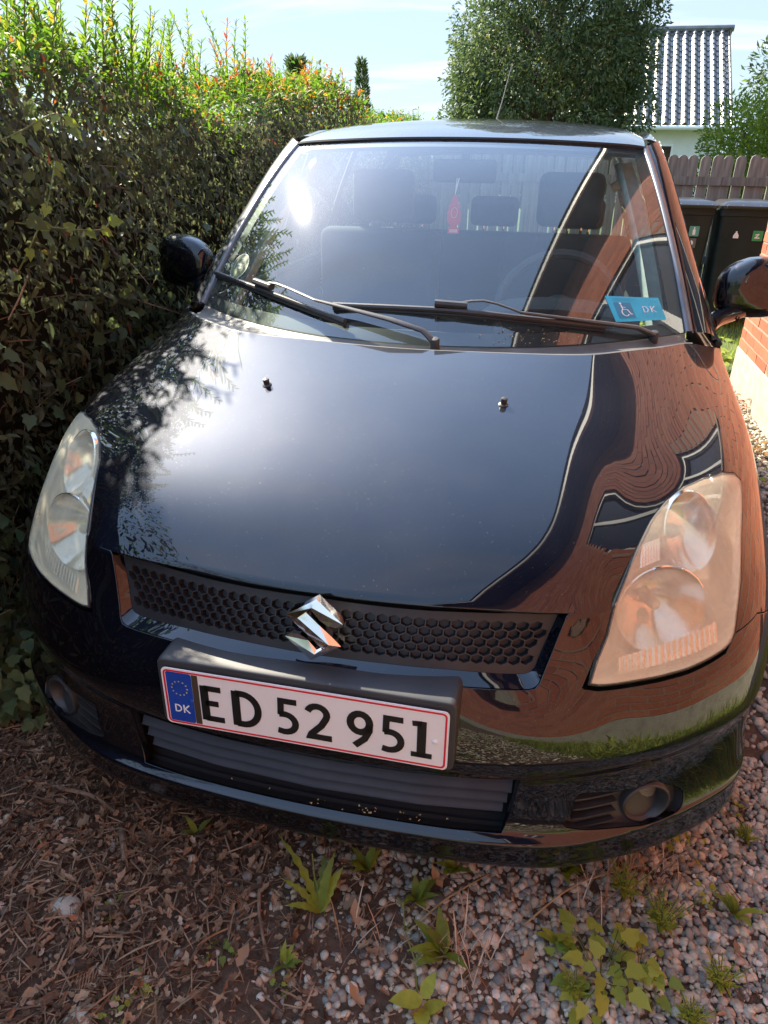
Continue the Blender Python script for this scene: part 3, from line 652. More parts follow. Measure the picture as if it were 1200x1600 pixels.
def honeycomb():
    top = np.array(hf); bot = np.array(gr_i)
    # outline of the grille plate
    tR = [(u, v-.055) for u, v in hf if u < 2.0]+[(2.03, 4.845)]
    poly = gr_i[:-1]+[(2.043, 4.842)]+tR[::-1][1:]
    poly = poly+mirror(poly[1:-1])
    O = resample(poly, .012)
    ug = np.linspace(-3, 3, 601); xg = S(ug, np.full(601, 4.45))[:, 0]
    def vb(u): return np.interp(abs(u), bot[:8, 0], bot[:8, 1])
    def vt(u): return np.interp(abs(u), top[:, 0], top[:, 1])-.04
    px = .0212; rows = 7; cells = []
    for j in range(rows):
        for i in range(-22, 23):
            x = (i+.5*(j % 2))*px; u = np.interp(x, xg, ug); t = (j+.62)/(rows+.15)
            cells.append((x, t))
    def uvp(x, t):
        u = float(np.interp(x, xg, ug)); return (u, float(vb(u)+(vt(u)-vb(u))*t))
    dt = 1/(rows+.15)
    hexes = []
    for x, t in cells:
        ring = []
        for a in range(6):
            # squashed hexagon, pointed left and right edges vertical
            ang = R_(60*a+30); rx = px/2/math.cos(R_(30))*.90; ry = dt*.667*.90
            ring.append(uvp(x+rx*math.cos(ang)*1.0, t+ry*math.sin(ang)))
        r = np.array(ring)
        if pip(r, inset(np.array(O), .0015)).all(): hexes.append(ring)
    # front plate with hexagonal holes
    pts = [tuple(p) for p in O]; edges = [(i, (i+1) % len(O)) for i in range(len(O))]; b = len(O)
    for h in hexes: pts += h; edges += [(b+i, b+(i+1) % 6) for i in range(6)]; b += 6
    vo, eo, fo, ovo, _, _ = delaunay_2d_cdt([Vector(p) for p in pts], edges, [], 0, 1e-7)
    P2 = np.array([tuple(p) for p in vo]); F = np.array([f for f in fo if len(f) == 3]); cen = P2[F].mean(1); k = pip(cen, O)
    hc = np.array([np.mean(h, 0) for h in hexes])
    # a triangle is a hole when its centre falls in a hexagon
    for h, c in zip(hexes, hc):
        near = (np.abs(cen[:, 0]-c[0]) < .12) & (np.abs(cen[:, 1]-c[1]) < .12)
        ii = np.where(near)[0]
        if len(ii): k[ii[pip(cen[ii], h)]] = False
    F = F[k]; a = P2[F]; ar = (a[:, 1, 0]-a[:, 0, 0])*(a[:, 2, 1]-a[:, 0, 1])-(a[:, 1, 1]-a[:, 0, 1])*(a[:, 2, 0]-a[:, 0, 0]); F[ar < 0] = F[ar < 0][:, ::-1]
    OFF = -.020
    X = Spt(P2[:, 0], P2[:, 1], OFF); V = [tuple(x) for x in X]; FL = [tuple(f) for f in F]
    for h in hexes:
        h = np.array(h); c = h.mean(0); b = len(V)
        for sc, of in ((1, OFF), (.93, OFF-.004), (.80, OFF-.013)):
            q = c+(h-c)*sc; V += [tuple(x) for x in Spt(q[:, 0], q[:, 1], of)]
        for r in (0, 6):
            for i in range(6): j = (i+1) % 6; FL.append((b+r+i, b+r+j, b+r+6+j, b+r+6+i))
        FL.append(tuple(b+12+i for i in range(6)))
    link(pydata(V, FL), 'grille', M['grille'], car)
honeycomb()
def emblem():
    pts = np.array([[14.5, 68.4], [60.3, 29.9], [46.5, 21.7], [32.2, 22.3], [18.1, 30.9], [3.0, 44.9], [-3.1, 41.8], [20.2, 21.6], [45.0, 2.1], [58.6, -10.3], [4.8, -46.9], [-40.5, -6.7], [-29.1, 1.0], [-15.6, -.2], [-.1, -10.2], [14.0, -27.0], [22.2, -19.0], [2.6, -1.2], [-17.4, 16.5], [-36.6, 35.5]])
    pts = pts-pts.mean(0)
    # point symmetric in reality: average with its own half turn
    q = np.array([(pts[i]-pts[(i+10) % 20])/2 for i in range(20)])*.001
    rid = np.array([[-1.7, 43.8], [-26.5, 21.6], [27.7, -20.5], [3.2, -42.3]])*.001
    P2 = [Vector(p) for p in q]+[Vector(p) for p in rid]; ed = [(i, (i+1) % 20) for i in range(20)]+[(1, 20), (20, 21), (21, 22), (22, 23), (23, 11)]
    vo, eo, fo, ovo, _, _ = delaunay_2d_cdt(P2, ed, [], 0, 1e-9)
    W = np.array([tuple(p) for p in vo]); isr = np.array([any(20 <= k for k in ids) for ids in ovo]); V = [(x, y, .0085 if r_ else .0035) for (x, y), r_ in zip(W, isr)]; F = []
    for f in fo:
        c_ = W[list(f)].mean(0)
        if pip(c_[None], q)[0]:
            a_ = W[list(f)]; F.append(tuple(f) if (a_[1][0]-a_[0][0])*(a_[2][1]-a_[0][1])-(a_[1][1]-a_[0][1])*(a_[2][0]-a_[0][0]) > 0 else tuple(f)[::-1])
    b0 = len(V); V += [(x, y, .0035) for x, y in q]+[(x*1.03, y*1.03, -.012) for x, y in q]
    F += [(b0+i, b0+20+i, b0+20+(i+1) % 20, b0+(i+1) % 20) for i in range(20)] if np.sum(q[:, 0]*np.roll(q[:, 1], -1)-np.roll(q[:, 0], -1)*q[:, 1]) > 0 else [(b0+i, b0+(i+1) % 20, b0+20+(i+1) % 20, b0+20+i) for i in range(20)]
    me = pydata(V, F)
    Mx = Matrix(((1, 0, 0, .012), (0, .12, -.99, .026), (0, .99, .12, .681), (0, 0, 0, 1)))
    me.transform(Mx); o = link(me, 'emblem', M['chrome'], car); return o
emblem()
# --- number plate and its holder
PM = Matrix.Translation(Vector((0, -.0245, .5345))) @ Matrix.Rotation(-.6*R_(1), 4, 'Y') @ Matrix.Rotation(PI/2-.030, 4, 'X')
def plate():
    hb = MB()
    front = rrect(-.262, -.066, .262, .072, .012); back = rrect(-.266, -.072, .266, .073, .014)
    n = len(front); mid = rrect(-.262, -.066, .262, .075, .012)
    V = [tuple(PM @ Vector((x, y, -.004))) for x, y in front]+[tuple(PM @ Vector((x, y, -.012))) for x, y in mid]
    V += [tuple(PM @ Vector((x, y, -.036-abs(x)**2*.9))) for x, y in back]
    F = [tuple(range(n))]
    for r in (0, n):
        for i in range(n): j = (i+1) % n; F.append((r+i, r+n+i, r+n+j, r+j))
    hb.add(V, F); hb.build('number_plate_holder', M['plastic'], car, bevel=.003, seg=3)
    pl = flat_poly(rrect(-.252, -.060, .252, .060, .009), PM, 'number_plate', M['white_plate'], car, .0022)
    T = PM @ Matrix.Translation((0, 0, .0023))
    def rib(paths, name, mat, z1=.0009, T=T):
        b = MB()
        for path, w, cl in paths:
            w = w*(1.26 if w > 7 else 1)
            V, F = ribbon([(x/1000, y/1000) for x, y in path], w/1000, 0, z1, cl); b.add([T @ Vector(v) for v in V], F)
        return b.build(name, mat, pl)
    rib([(rrect(-247, -55.5, 247, 55.5, 7), 3.2, True)], 'plate_border', M['red'], .0006)
    flat_poly([(x/1000, y/1000) for x, y in rrect(-244, -53, -196, 53, 4)], T, 'country_band', M['plate_blue'], pl, .0003)
    flat_poly([(-.1955, -.0525), (-.184, -.0525), (-.184, .0525), (-.1955, .0525)], T, 'hologram_strip', M['stripe'], pl, .0003)
    B, Tp, w = -40, 34, 11
    rib([([(-174, B), (-174, Tp)], 12, False), ([(-174, Tp-4.5), (-143, Tp-4.5)], 9, False), ([(-174, -2), (-149, -2)], 9, False), ([(-174, B+4.5), (-140, B+4.5)], 9, False)], 'letter', M['ink'])
    D = [(-116, Tp-4.5), (-106, Tp-4.5)]+arc(-104, -3, 28, 32.5, 85, -85, 14)+[(-116, B+4.5)]
    rib([([(-116, B), (-116, Tp)], 12, False), (D, 10, False)], 'letter', M['ink'])
    def five(x): return [([(x+36, Tp-4.5), (x+8, Tp-4.5), (x+7, 0)], 9, False), ([(x+4, 1)]+arc(x+13, -17, 20, 19, 95, -95, 12)+[(x+1, B+6)], 9.5, False)]
    def two(x): return [(arc(x+17, 13, 17, 16.5, 165, -25, 10)+[(x+24, -10), (x+6, -30), (x+4, B+4.5), (x+42, B+4.5)], 9.5, False)]
    rib(five(-42), 'digit', M['ink']); rib(two(13), 'digit', M['ink'])
    rib([(arc(104, 10, 16.5, 19, 0, 360, 20)[:-1], 10, True), ([(120.5, 10), (120, -4), (112, -22), (95, B+1)], 9.5, False)], 'digit', M['ink'])
    rib(five(141), 'digit', M['ink'])
    rib([([(208, B), (208, Tp)], 12, False), ([(208, Tp-4.5), (192, Tp-6)], 8, False), ([(191, B+4), (226, B+4)], 8, False)], 'digit', M['ink'])
    rib([([(-232, -32), (-232, -16)], 2.6, False), ([(-232, -16.8)]+arc(-229, -24, 7.5, 7, 80, -80, 8)+[(-232, -31.2)], 2.4, False), ([(-216, -32.5), (-216, -15.5)], 2.6, False), ([(-206, -15.5), (-214.5, -24), (-205.5, -32.5)], 2.6, False)], 'country_letters', M['print_white'], .0006)
    b = MB()
    for k in range(12):
        a = 2*PI*k/12; cx, cy = -220+14.5*math.sin(a), 20+14.5*math.cos(a)
        V = [T @ Vector(((cx+(2.1 if i % 2 == 0 else .9)*math.sin(i*PI/5))/1000, (cy+(2.1 if i % 2 == 0 else .9)*math.cos(i*PI/5))/1000, .0006)) for i in range(10)]; b.add(V, [tuple(range(9, -1, -1))])
    b.build('star_ring', M['yellow'], pl)
    b = MB(); b.lathe([(0, .0022), (.003, .002), (.0048, .0008), (.005, 0)], T @ Matrix.Translation((.230, -.003, 0)), 16); b.build('plate_screw', M['print_white'], pl, smooth=True)
    b = MB(); b.lathe([(0, .0022), (.003, .002), (.0048, .0008), (.005, 0)], T @ Matrix.Translation((-.200, -.006, 0)), 16); b.build('plate_screw', M['plate_blue'], pl, smooth=True)
plate()
# --- lower intake: cavity and three slats
def intake_parts():
    n = 61; xs = np.linspace(-1, 1, n)
    def line(u1, v, off): 
        return Spt(xs*u1, np.full(n, v), off)
    rows = np.array([line(2.02, 2.36, -.004), line(1.95, 2.2, -.06), line(1.80, 1.3, -.062), line(1.76, 1.19, -.006)])
    link(grid_mesh(rows[:, :, :]), 'intake_cavity', M['inner'], car)
    for k, (z0, half, dy) in enumerate(((.372, .363, 0), (.343, .357, .004), (.315, .351, .008))):
        xx = np.linspace(-half, half, 49)
        yb = np.interp(np.abs(xx), [0, .2, .4], [.0, .008, .035])+.018+dy
        prof = [(0.0, 0.0), (.004, .002), (.024, .034), (.030, .036), (.034, .034), (.012, -.001)]
        G = []
        for a, b_ in prof+[prof[0]]:
            sh = np.where(np.abs(xx) > half-.012, (np.abs(xx)-(half-.012))*.5, 0)
            G.append(np.stack([xx, yb+a, np.full(49, z0)+b_+sh*0], 1))
        G = np.array(G)[::-1]; link(grid_mesh(G), 'slat', M['slat'], car, smooth=True)
        bpy.context.view_layer.update()
intake_parts()
# --- fog lamps
for sx in (1, -1):
    fu = np.array(inset(fog, .0022)); n = len(fu)
    X = S(fu[:, 0], fu[:, 1]); N = SN(fu[:, 0], fu[:, 1])
    c = X.mean(0); P0 = X-N*.010; P1 = X-N*.024; P2_ = c+(X-c)*.55-N*.026
    V = np.vstack([X-N*.002, P0, P1, c+(P1-c)*.9+(0, .004, 0), np.repeat([c+(0, .022, 0)], n, 0)]); V[:, 0] *= sx; F = []
    for r in range(4):
        for i in range(n):
            j = (i+1) % n; f = (r*n+i, (r+1)*n+i, (r+1)*n+j, r*n+j); F.append(f if sx > 0 else f[::-1])
    b = MB(); b.add(V, F); surround = b.build('fog_lamp_surround', M['black'], car, smooth=True)
    for v0 in (1.33, 1.47, 1.61, 1.75):
        b = MB(); us_ = np.linspace(2.60, 3.35, 8); A = Spt(us_, np.full(8, v0), -.008); B_ = Spt(us_, np.full(8, v0), -.03)
        V = np.vstack([A-(0, 0, .0022), A+(0, 0, .0022), B_+(0, 0, .0022), B_-(0, 0, .0022)]); V[:, 0] *= sx
        F = []
        for r, q in ((0, 1), (1, 2), (3, 0)):
            for i in range(7): F.append((r*8+i, r*8+i+1, q*8+i+1, q*8+i))
        b.add(V, F); b.build('vent_bar', M['black'], surround)
    C_ = Vector(OUT['fog_lamp'][0]); C_.x -= .004; C_.z -= .001; C_.x *= sx; ax = Vector((.38*sx, -1, .02)).normalized()
    Mf = frame(C_-ax*.008, ax)
    b = MB(); b.lathe([(.046, -.03), (.0475, .0), (.046, .007), (.043, .009), (.040, .007), (.036, -.008), (.0335, -.022)], Mf, 40)
    fl = b.build('fog_lamp', M['black'], car, smooth=True)
    b = MB(); b.lathe([(.0335, -.022), (.026, -.0165), (.015, -.0135), (.0001, -.0125)], Mf, 40); b.build('lens', M['fog_lens'], fl, smooth=True)
    b = MB(); b.lathe([(.0335, -.024), (.028, -.036), (.018, -.046), (.007, -.05), (.0001, -.05)], Mf, 32); b.build('reflector_bowl', M['reflector'], fl, smooth=True)
def lamp_ledge(sx):
    A = resample(np.array(hlo[19:]+[hlo[0]]), .01, False); B_ = resample(np.array(HL[19:]+[HL[0]]), .01, False)
    def rs(P, n=60):
        d = np.r_[0, np.cumsum(np.linalg.norm(np.diff(S(P[:, 0], P[:, 1]), axis=0), axis=1))]; t = np.linspace(0, d[-1], n); return np.interp(t, d, P[:, 0]), np.interp(t, d, P[:, 1])
    a1, b1 = rs(A); a2, b2 = rs(B_); G = np.array([Spt(a1, b1, -.001), Spt(a1, b1, -.004), Spt(a2+(a1-a2)*.1, b2+(b1-b2)*.1, -.013), Spt(a2, b2, -.02)]); G[..., 0] *= sx
    link(grid_mesh(G, flip=sx < 0), 'lamp_ledge', M['paint'], car, smooth=True)
# --- headlamps
for sx in (1, -1):
    lamp_ledge(sx)
    g = -1 if sx < 0 else 1
    lens = panel('headlamp', HL, M['lens'], car, step=.012, off=.001, lip=.004, gap=.003, mirror_x=(sx < 0), edge=.003)
    hp = inset(np.array(HL), .004)
    # side wall of the housing and back shell
    O = resample(hp, .012); n = len(O); X = S(O[:, 0], O[:, 1]); N = SN(O[:, 0], O[:, 1]); c = X.mean(0)
    cn = SN(3.9, 4.9)[0]
    inward = Vector((-.25, .8, -.3)).normalized()
    iv = np.array(inward)
    V = np.vstack([X-N*.001, X+(c-X)*.03-N*.012, X+(c-X)*.07+iv*.035, X+(c-X)*.16+iv*.07, np.repeat([c+iv*.085], n, 0)]); V[:, 0] *= sx; F = []
    for r in range(4):
        for i in range(n):
            j = (i+1) % n; f = (r*n+i, (r+1)*n+i, (r+1)*n+j, r*n+j); F.append(f[::-1] if sx > 0 else f)
    b = MB(); b.add(V, F); hs_ = b.build('lamp_housing', M['bezel'], lens, smooth=True)
    # seal round the lens
    ro = resample(inset(np.array(HL), -.0002), .012); ri = resample(inset(np.array(HL), .0042), .012)
    m_ = 120
    def rs2(P):
        P = np.vstack([P, P[:1]]); d = np.r_[0, np.cumsum(np.linalg.norm(np.diff(S(P[:, 0], P[:, 1]), axis=0), axis=1))]; t = np.linspace(0, d[-1], m_+1)[:-1]; return np.interp(t, d, P[:, 0]), np.interp(t, d, P[:, 1])
    a1, b1 = rs2(ro); a2, b2 = rs2(ri)
    V = np.vstack([Spt(a1, b1, -.004), Spt(a1, b1, -.0005)+0, Spt(a2, b2, .0014), Spt(a2, b2, -.004)]); V[:, 0] *= sx; F = []
    for r in range(3):
        for i in range(m_): j = (i+1) % m_; F.append((r*m_+i, r*m_+j, (r+1)*m_+j, (r+1)*m_+i))
    b = MB(); b.add(V, F); b.build('lamp_seal', M['seal'], lens, smooth=True)
    # main reflector bowl: faces forward
    def bowl(cc, ax, R1, depth, sq, name, mat, rim=.004, seg=48):
        Mf = frame(Vector(cc), Vector(ax)) @ Matrix.Diagonal((sq[0], sq[1], 1, 1)); b = MB()
        prof = [(R1+rim, -.006), (R1+rim, .002), (R1+rim*.5, .004), (R1, .001)]+[(R1*math.sqrt(max(1e-4, 1-t)), -depth*t) for t in (.1, .25, .4, .55, .7, .82, .92, .98)]+[(.012, -depth)]
        b.lathe(prof, Mf, seg); return b.build(name, mat, lens, smooth=True), Mf
    cL = Vector(OUT['bowl_low'][0])+inward*.030+Vector((-.004, 0, .0)); cL.x *= sx
    axL = Vector((.32*sx, -.90, .20)); bl, Mf = bowl(cL, axL, .079, .066, (1.0, 1.0), 'main_reflector', M['reflector'])
    b = MB(); b.lathe([(.0001, -.018), (.007, -.019), (.0095, -.023), (.010, -.055)], Mf, 24); b.build('bulb', M['bezel'], bl, smooth=True)
    cH = Vector(OUT['bowl_high'][0])+inward*.026+Vector((-.012, 0, .0)); cH.x *= sx
    bh, Mh = bowl(cH, Vector((.40*sx, -.80, .42)), .051, .045, (1.0, 1.40), 'indicator_reflector', M['reflector'])
    b = MB(); b.lathe([(.0001, -.02), (.006, -.022), (.008, -.028), (.008, -.043)], Mh, 20); b.build('bulb', M['bezel'], bh, smooth=True)
    # fluted strip below the bowl and the ribbed patch beside it
    for name, (u0, u1), (v0, v1), off, nf, amp in (('fluted_strip', (3.15, 4.75), (3.95, 4.18), -.007, 18, .0045), ('ribbed_patch', (3.50, 3.80), (5.2, 5.55), -.006, 7, .0016)):
        nn_ = nf*6+1; uu = np.linspace(u0, u1, nn_); wave = amp*np.abs(np.sin(np.linspace(0, nf*PI, nn_)))
        rows = []
        for vv in np.linspace(v0, v1, 5):
            P = S(uu, np.full(nn_, vv))+SN(uu, np.full(nn_, vv))*(off+wave)[:, None]; P[:, 0] *= sx; rows.append(P)
        link(grid_mesh(np.array(rows), flip=sx < 0), name, M['reflector'], lens, smooth=True)
# --- windscreen, border, roof, pillars
ns = 41
P = np.array([[ws(s, t, off=0)[0] for s in np.linspace(-1, 1, ns)] for t in np.linspace(0, 1, 21)])
wscreen = link(grid_mesh(P), 'windscreen', M['glass'], car, smooth=True)
for sg in (-1, 1):
    P = np.array([[ws(sg*s, t, off=-.004)[0] for s in (1.0, .975, .95-.012*math.sin(t*3))] for t in np.linspace(0, 1, 15)]); link(grid_mesh(P, flip=sg > 0), 'ceramic_border', M['seal'], wscreen, smooth=True)
P = np.array([[ws(s, t, off=-.004)[0] for s in np.linspace(-.99, .99, 31)] for t in (.0, .03, .05)]); link(grid_mesh(P), 'ceramic_border', M['seal'], wscreen, smooth=True)
P = np.array([[ws(s, t, off=-.004)[0] for s in np.linspace(-.97, .97, 31)] for t in (.955, .98, 1)]); link(grid_mesh(P), 'ceramic_border', M['seal'], wscreen, smooth=True)
def roof():
    ys = [0, .04, .25, .55, .9, 1.3, 1.7, 1.86]; zs = [1.439, 1.450, 1.487, 1.511, 1.523, 1.515, 1.475, 1.44]
    t = np.linspace(0, 1.86, 40); Mz = nat_spline_m(np.array(ys), np.array(zs)[:, None]); z = nat_eval(np.array(ys), np.array(zs)[:, None], Mz, t)[:, 0]
    s = np.linspace(-1, 1, 61); G = []
    for tt, zz in zip(t, z):
        k = min(1, tt/.5); yy = 1.563+.12*s*s*(1-tt/2.4)+tt
        w = .560+.012*k
        edge = np.clip((np.abs(s)-.86)/.14, 0, 1)
        G.append(np.stack([w*s, yy, zz-(.016+.012*k)*s*s-.020*k*edge**2-.003*edge**3], 1))
    link(grid_mesh(np.array(G)), 'roof', M['paint'], car, smooth=True)
    G = np.array(G)
    # header seal
    b = MB(); b.tube([tuple(p+(0, -.006, -.004)) for p in G[0]], .006, 6); b.build('roof_seal', M['seal'], car, smooth=True)
    return G
RG = roof()
# pillar edges
E1 = [np.array(ws(1, t)[0]) for t in np.linspace(0, 1, 9)]
e2k = [(.779, 1.235, .945), (.738, 1.36, 1.07), (.693, 1.51, 1.20), (.645, 1.67, 1.34), (.608, 1.80, 1.432), (.600, 2.05, 1.468), (.595, 2.45, 1.478), (.585, 2.95, 1.452), (.575, 3.25, 1.425)]
E2 = catmull(e2k[:5], 2)
for sx in (1, -1):
    m3 = np.array([sx, 1, 1])
    # trim strip beside the glass, then the painted pillar
    G = []
    for a, b_ in zip(E1, E2):
        d = b_-a; nrm = np.array([.55, -.45, .55])
        G.append([a-(0, 0, .004), a+nrm*.006, a+d*.12+nrm*.012, a+d*.20+nrm*.010, a+d*.22+nrm*.003])
    G = np.array(G)*m3; link(grid_mesh(G, flip=sx > 0), 'windscreen_trim', M['trimstrip'] if 'trimstrip' in M else M['plastic'], car, smooth=True)
    G = []
    for a, b_ in zip(E1, E2):
        d = b_-a; nrm = np.array([.6, -.4, .5])
        G.append([a+d*.22+nrm*.002, a+d*.26+nrm*.010, a+d*.45+nrm*.020, a+d*.7+nrm*.022, a+d*.9+nrm*.014, b_, b_+(-.01, .012, 0)])
    G = np.array(G)*m3; link(grid_mesh(G, flip=sx > 0), 'windscreen_pillar', M['paint'], car, smooth=True)
    # roof rail joins roof edge to the door opening
    rail = catmull(e2k[4:], 4); rr = []
    for p in rail:
        k = int(np.argmin(np.abs(RG[:, -1, 1]-p[1]))); q = RG[k, -1]; rr.append([q, q+(p-q)*.35+(.004, 0, .004), q+(p-q)*.7+(.006, 0, .002), p, p+(-.008, 0, -.02)])
    rr = np.array(rr)*m3; link(grid_mesh(rr, flip=sx > 0), 'roof_rail', M['paint'], car, smooth=True)
    # inner pillar trim, seen through the glass
    G = []
    for t in np.linspace(0, 1, 9):
        a = ws(.93, t)[0]+np.array([0, .02, -.02]); G.append([a+(-.02, .03, -.02), a+(-.035, .05, -.03), a+(.02, .09, -.02)])
    link(grid_mesh(np.array(G)*m3, flip=sx < 0), 'inner_pillar_trim', M['trim'], car, smooth=True)
    # side body behind the front wing
    Yk = np.array([1.204, 1.6, 2.0, 2.6, 3.0, 3.3, 3.5, 3.6]); Xo = np.array([0, .003, .004, .0, -.012, -.045, -.11, -.22])
    prof = S(np.full(40, 9.), np.linspace(0, 10, 40)); belt = np.array([.79, 1.2, .93])
    yy = np.linspace(1.204, 3.6, 60); xo = np.interp(yy, Yk, Xo)
    G = np.array([[np.array([max(.05, p[0]+x), y, p[2]+(.02*(y-1.2)/2.4)*(p[2]/.93)]) for p in prof] for x, y in zip(xo, yy)])
    def side(name, y0, y1, holes=None, mat=M['paint']):
        k = np.where((yy >= y0) & (yy <= y1))[0]; Gs = G[k[0]:k[-1]+1]*m3; me = grid_mesh(Gs, flip=sx < 0)
        if holes:
            bm = bmesh.new(); bm.from_mesh(me); bmesh.ops.delete(bm, geom=[f for f in bm.faces if (f.calc_center_median().y-holes[0])**2+(f.calc_center_median().z-holes[1])**2 < holes[2]**2], context='FACES'); bm.to_mesh(me); bm.free()
        return link(me, name, mat, car, smooth=True)
    fd = side('front_door', 1.204, 2.02); rd = side('rear_door', 2.03, 2.78); side('rear_wing', 2.79, 3.6, (3.125, .30, .345))
    for d, y in ((fd, 1.85), (rd, 2.62)):
        b = MB(); b.tube([(sx*.848, y-.08, .80), (sx*.872, y-.05, .80), (sx*.874, y+.05, .80), (sx*.850, y+.08, .80)], .011, 8); b.build('door_handle', M['paint'], d, smooth=True)
    # glasshouse: side windows
    bl_ = np.array([(.785, 1.24, .95), (.787, 1.6, .955), (.787, 2.0, .96), (.78, 2.6, .97), (.76, 3.15, .985)])
    tl_ = np.array([(.775, 1.26, .97), (.655, 1.68, 1.335), (.600, 2.05, 1.448), (.592, 2.6, 1.455), (.578, 3.15, 1.42)])
    for nm, a, b2_, q0, q1 in (('side_window', 0, 2, 0, 1), ('side_window', 2, 3, .03, .97), ('rear_quarter_window', 3, 4, .12, .8)):
        s_ = np.linspace(0, 1, 9); lo_ = np.array([np.array([np.interp(a+(b2_-a)*(q0+(q1-q0)*k), range(5), bl_[:, j]) for j in range(3)]) for k in s_]); hi_ = np.array([np.array([np.interp(a+(b2_-a)*(q0+(q1-q0)*k), range(5), tl_[:, j]) for j in range(3)]) for k in s_])
        Gg = np.array([lo_+(hi_-lo_)*t+np.array([.012, 0, 0])*math.sin(PI*t) for t in np.linspace(0, 1, 7)]); link(grid_mesh(Gg*m3, flip=sx < 0), nm, M['side_glass'], car, smooth=True)
    for y in (2.02, 2.62):
        lo_ = np.array([np.interp(y, bl_[:, 1], bl_[:, j]) for j in range(3)]); hi_ = np.array([np.interp(y, tl_[:, 1], tl_[:, j]) for j in range(3)])
        b = MB(); b.tube([tuple((lo_+(hi_-lo_)*t+np.array([.010*math.sin(PI*t), 0, 0]))*m3) for t in np.linspace(0, 1, 6)], .028, 6, flat=.4, up=(1, 0, 0)); b.build('door_pillar', M['seal'], car, smooth=True)
    b = MB(); b.tube([tuple(np.array(p)*m3) for p in [(.795, 1.22, .935), (.797, 1.6, .945), (.797, 2.0, .95), (.79, 2.6, .96), (.765, 3.2, .98)]], .009, 6); b.build('window_seal', M['seal'], car, smooth=True)
    b = MB(); b.tube([tuple((np.array(p)+(.004, -.004, -.004))*m3) for p in E2], .0065, 6); b.build('door_seal', M['seal'], car, smooth=True)
    # rear quarter fill
    Gg = np.array([[(.76, 3.12, .985), (.70, 3.5, 1.0)], [(.66, 3.16, 1.2), (.62, 3.45, 1.2)], [(.578, 3.15, 1.42), (.55, 3.38, 1.42)]]); link(grid_mesh(Gg*m3, flip=sx < 0), 'rear_pillar', M['paint'], car, smooth=True)
# tail
b = MB(); b.box((-.66, 3.44, .3), (.66, 3.64, 1.0)); b.build('tailgate', M['paint'], car, bevel=.05, seg=4)
G = np.array([[(x, y, z) for x in np.linspace(-w, w, 9)] for y, z, w in ((3.58, 1.0, .62), (3.5, 1.2, .58), (3.40, 1.42, .52))]); link(grid_mesh(G), 'rear_window', M['side_glass'], car, smooth=True)
# --- wheels
for wy in (.735, 3.125):
    for sx in (1, -1):
        Mw = frame((sx*.735, wy, .293), (sx, 0, 0))
        b = MB(); b.lathe([(.20, .075), (.235, .088), (.275, .088), (.293, .07), (.297, .03), (.297, -.03), (.293, -.075), (.27, -.088), (.20, -.08)], Mw, 48); ty = b.build('wheel', M['tyre'], car, smooth=True)
        b = MB(); b.lathe([(.205, .078), (.198, .07), (.190, .03), (.18, -.04)], Mw, 40); rim = b.build('rim', M['grey_metal'], ty, smooth=True)
        b = MB(); b.lathe([(.0001, .058), (.03, .058), (.045, .05), (.05, .03)], Mw, 24)
        for k in range(7):
            a = 2*PI*k/7; b.tube([tuple(Mw @ Vector((.04*math.cos(a), .04*math.sin(a), .048))), tuple(Mw @ Vector((.12*math.cos(a), .12*math.sin(a), .06))), tuple(Mw @ Vector((.195*math.cos(a), .195*math.sin(a), .05)))], [.02, .015, .02], 6)
        b.build('spokes', M['grey_metal'], rim, smooth=True)
    b = MB(); b.box((-.72, wy-.33, .2), (.72, wy+.33, .75)); b.build('wheel_housing', M['inner'], car) if wy > 3 else None
b = MB(); b.box((-.70, .2, .20), (.70, 3.5, .26)); b.build('floor_pan', M['inner'], car)
# --- cowl
def cowl():
    s = np.linspace(-1, 1, 81); us = []
    ug = np.linspace(-9, 9, 1801); xg = S(ug, np.full(1801, 10.))[:, 0]
    A = S(np.interp(s*.697, xg, ug), np.full(81, 10.)); B = ws(s, np.zeros(81))
    rows = []
    for k, (f, dz) in enumerate(((0, -.02), (0.02, -.0035), (.10, -.001), (.17, -.004), (.24, -.017), (.85, -.016), (.97, -.006), (1.06, -.004))):
        rows.append(A+(B-A)*f+np.array([0, 0, 1])*dz)
    link(grid_mesh(np.array(rows)), 'cowl_panel', M['cowl'], car, smooth=True)
cowl()
# --- washer nozzles
for sx in (1, -1):
    k = Spt(np.array([1.27*1.0]), np.array([8.35]))[0]; k[0] *= sx; Mn = frame(k, SN(1.27*sx, 8.35)[0])
    b = MB(); b.lathe([(.0105, -.001), (.0105, .0015), (.0065, .004), (.0068, .009), (.0072, .013), (.0058, .016), (.0001, .0172)], Mn, 16); b.build('washer_nozzle', M['black'], car, smooth=True)
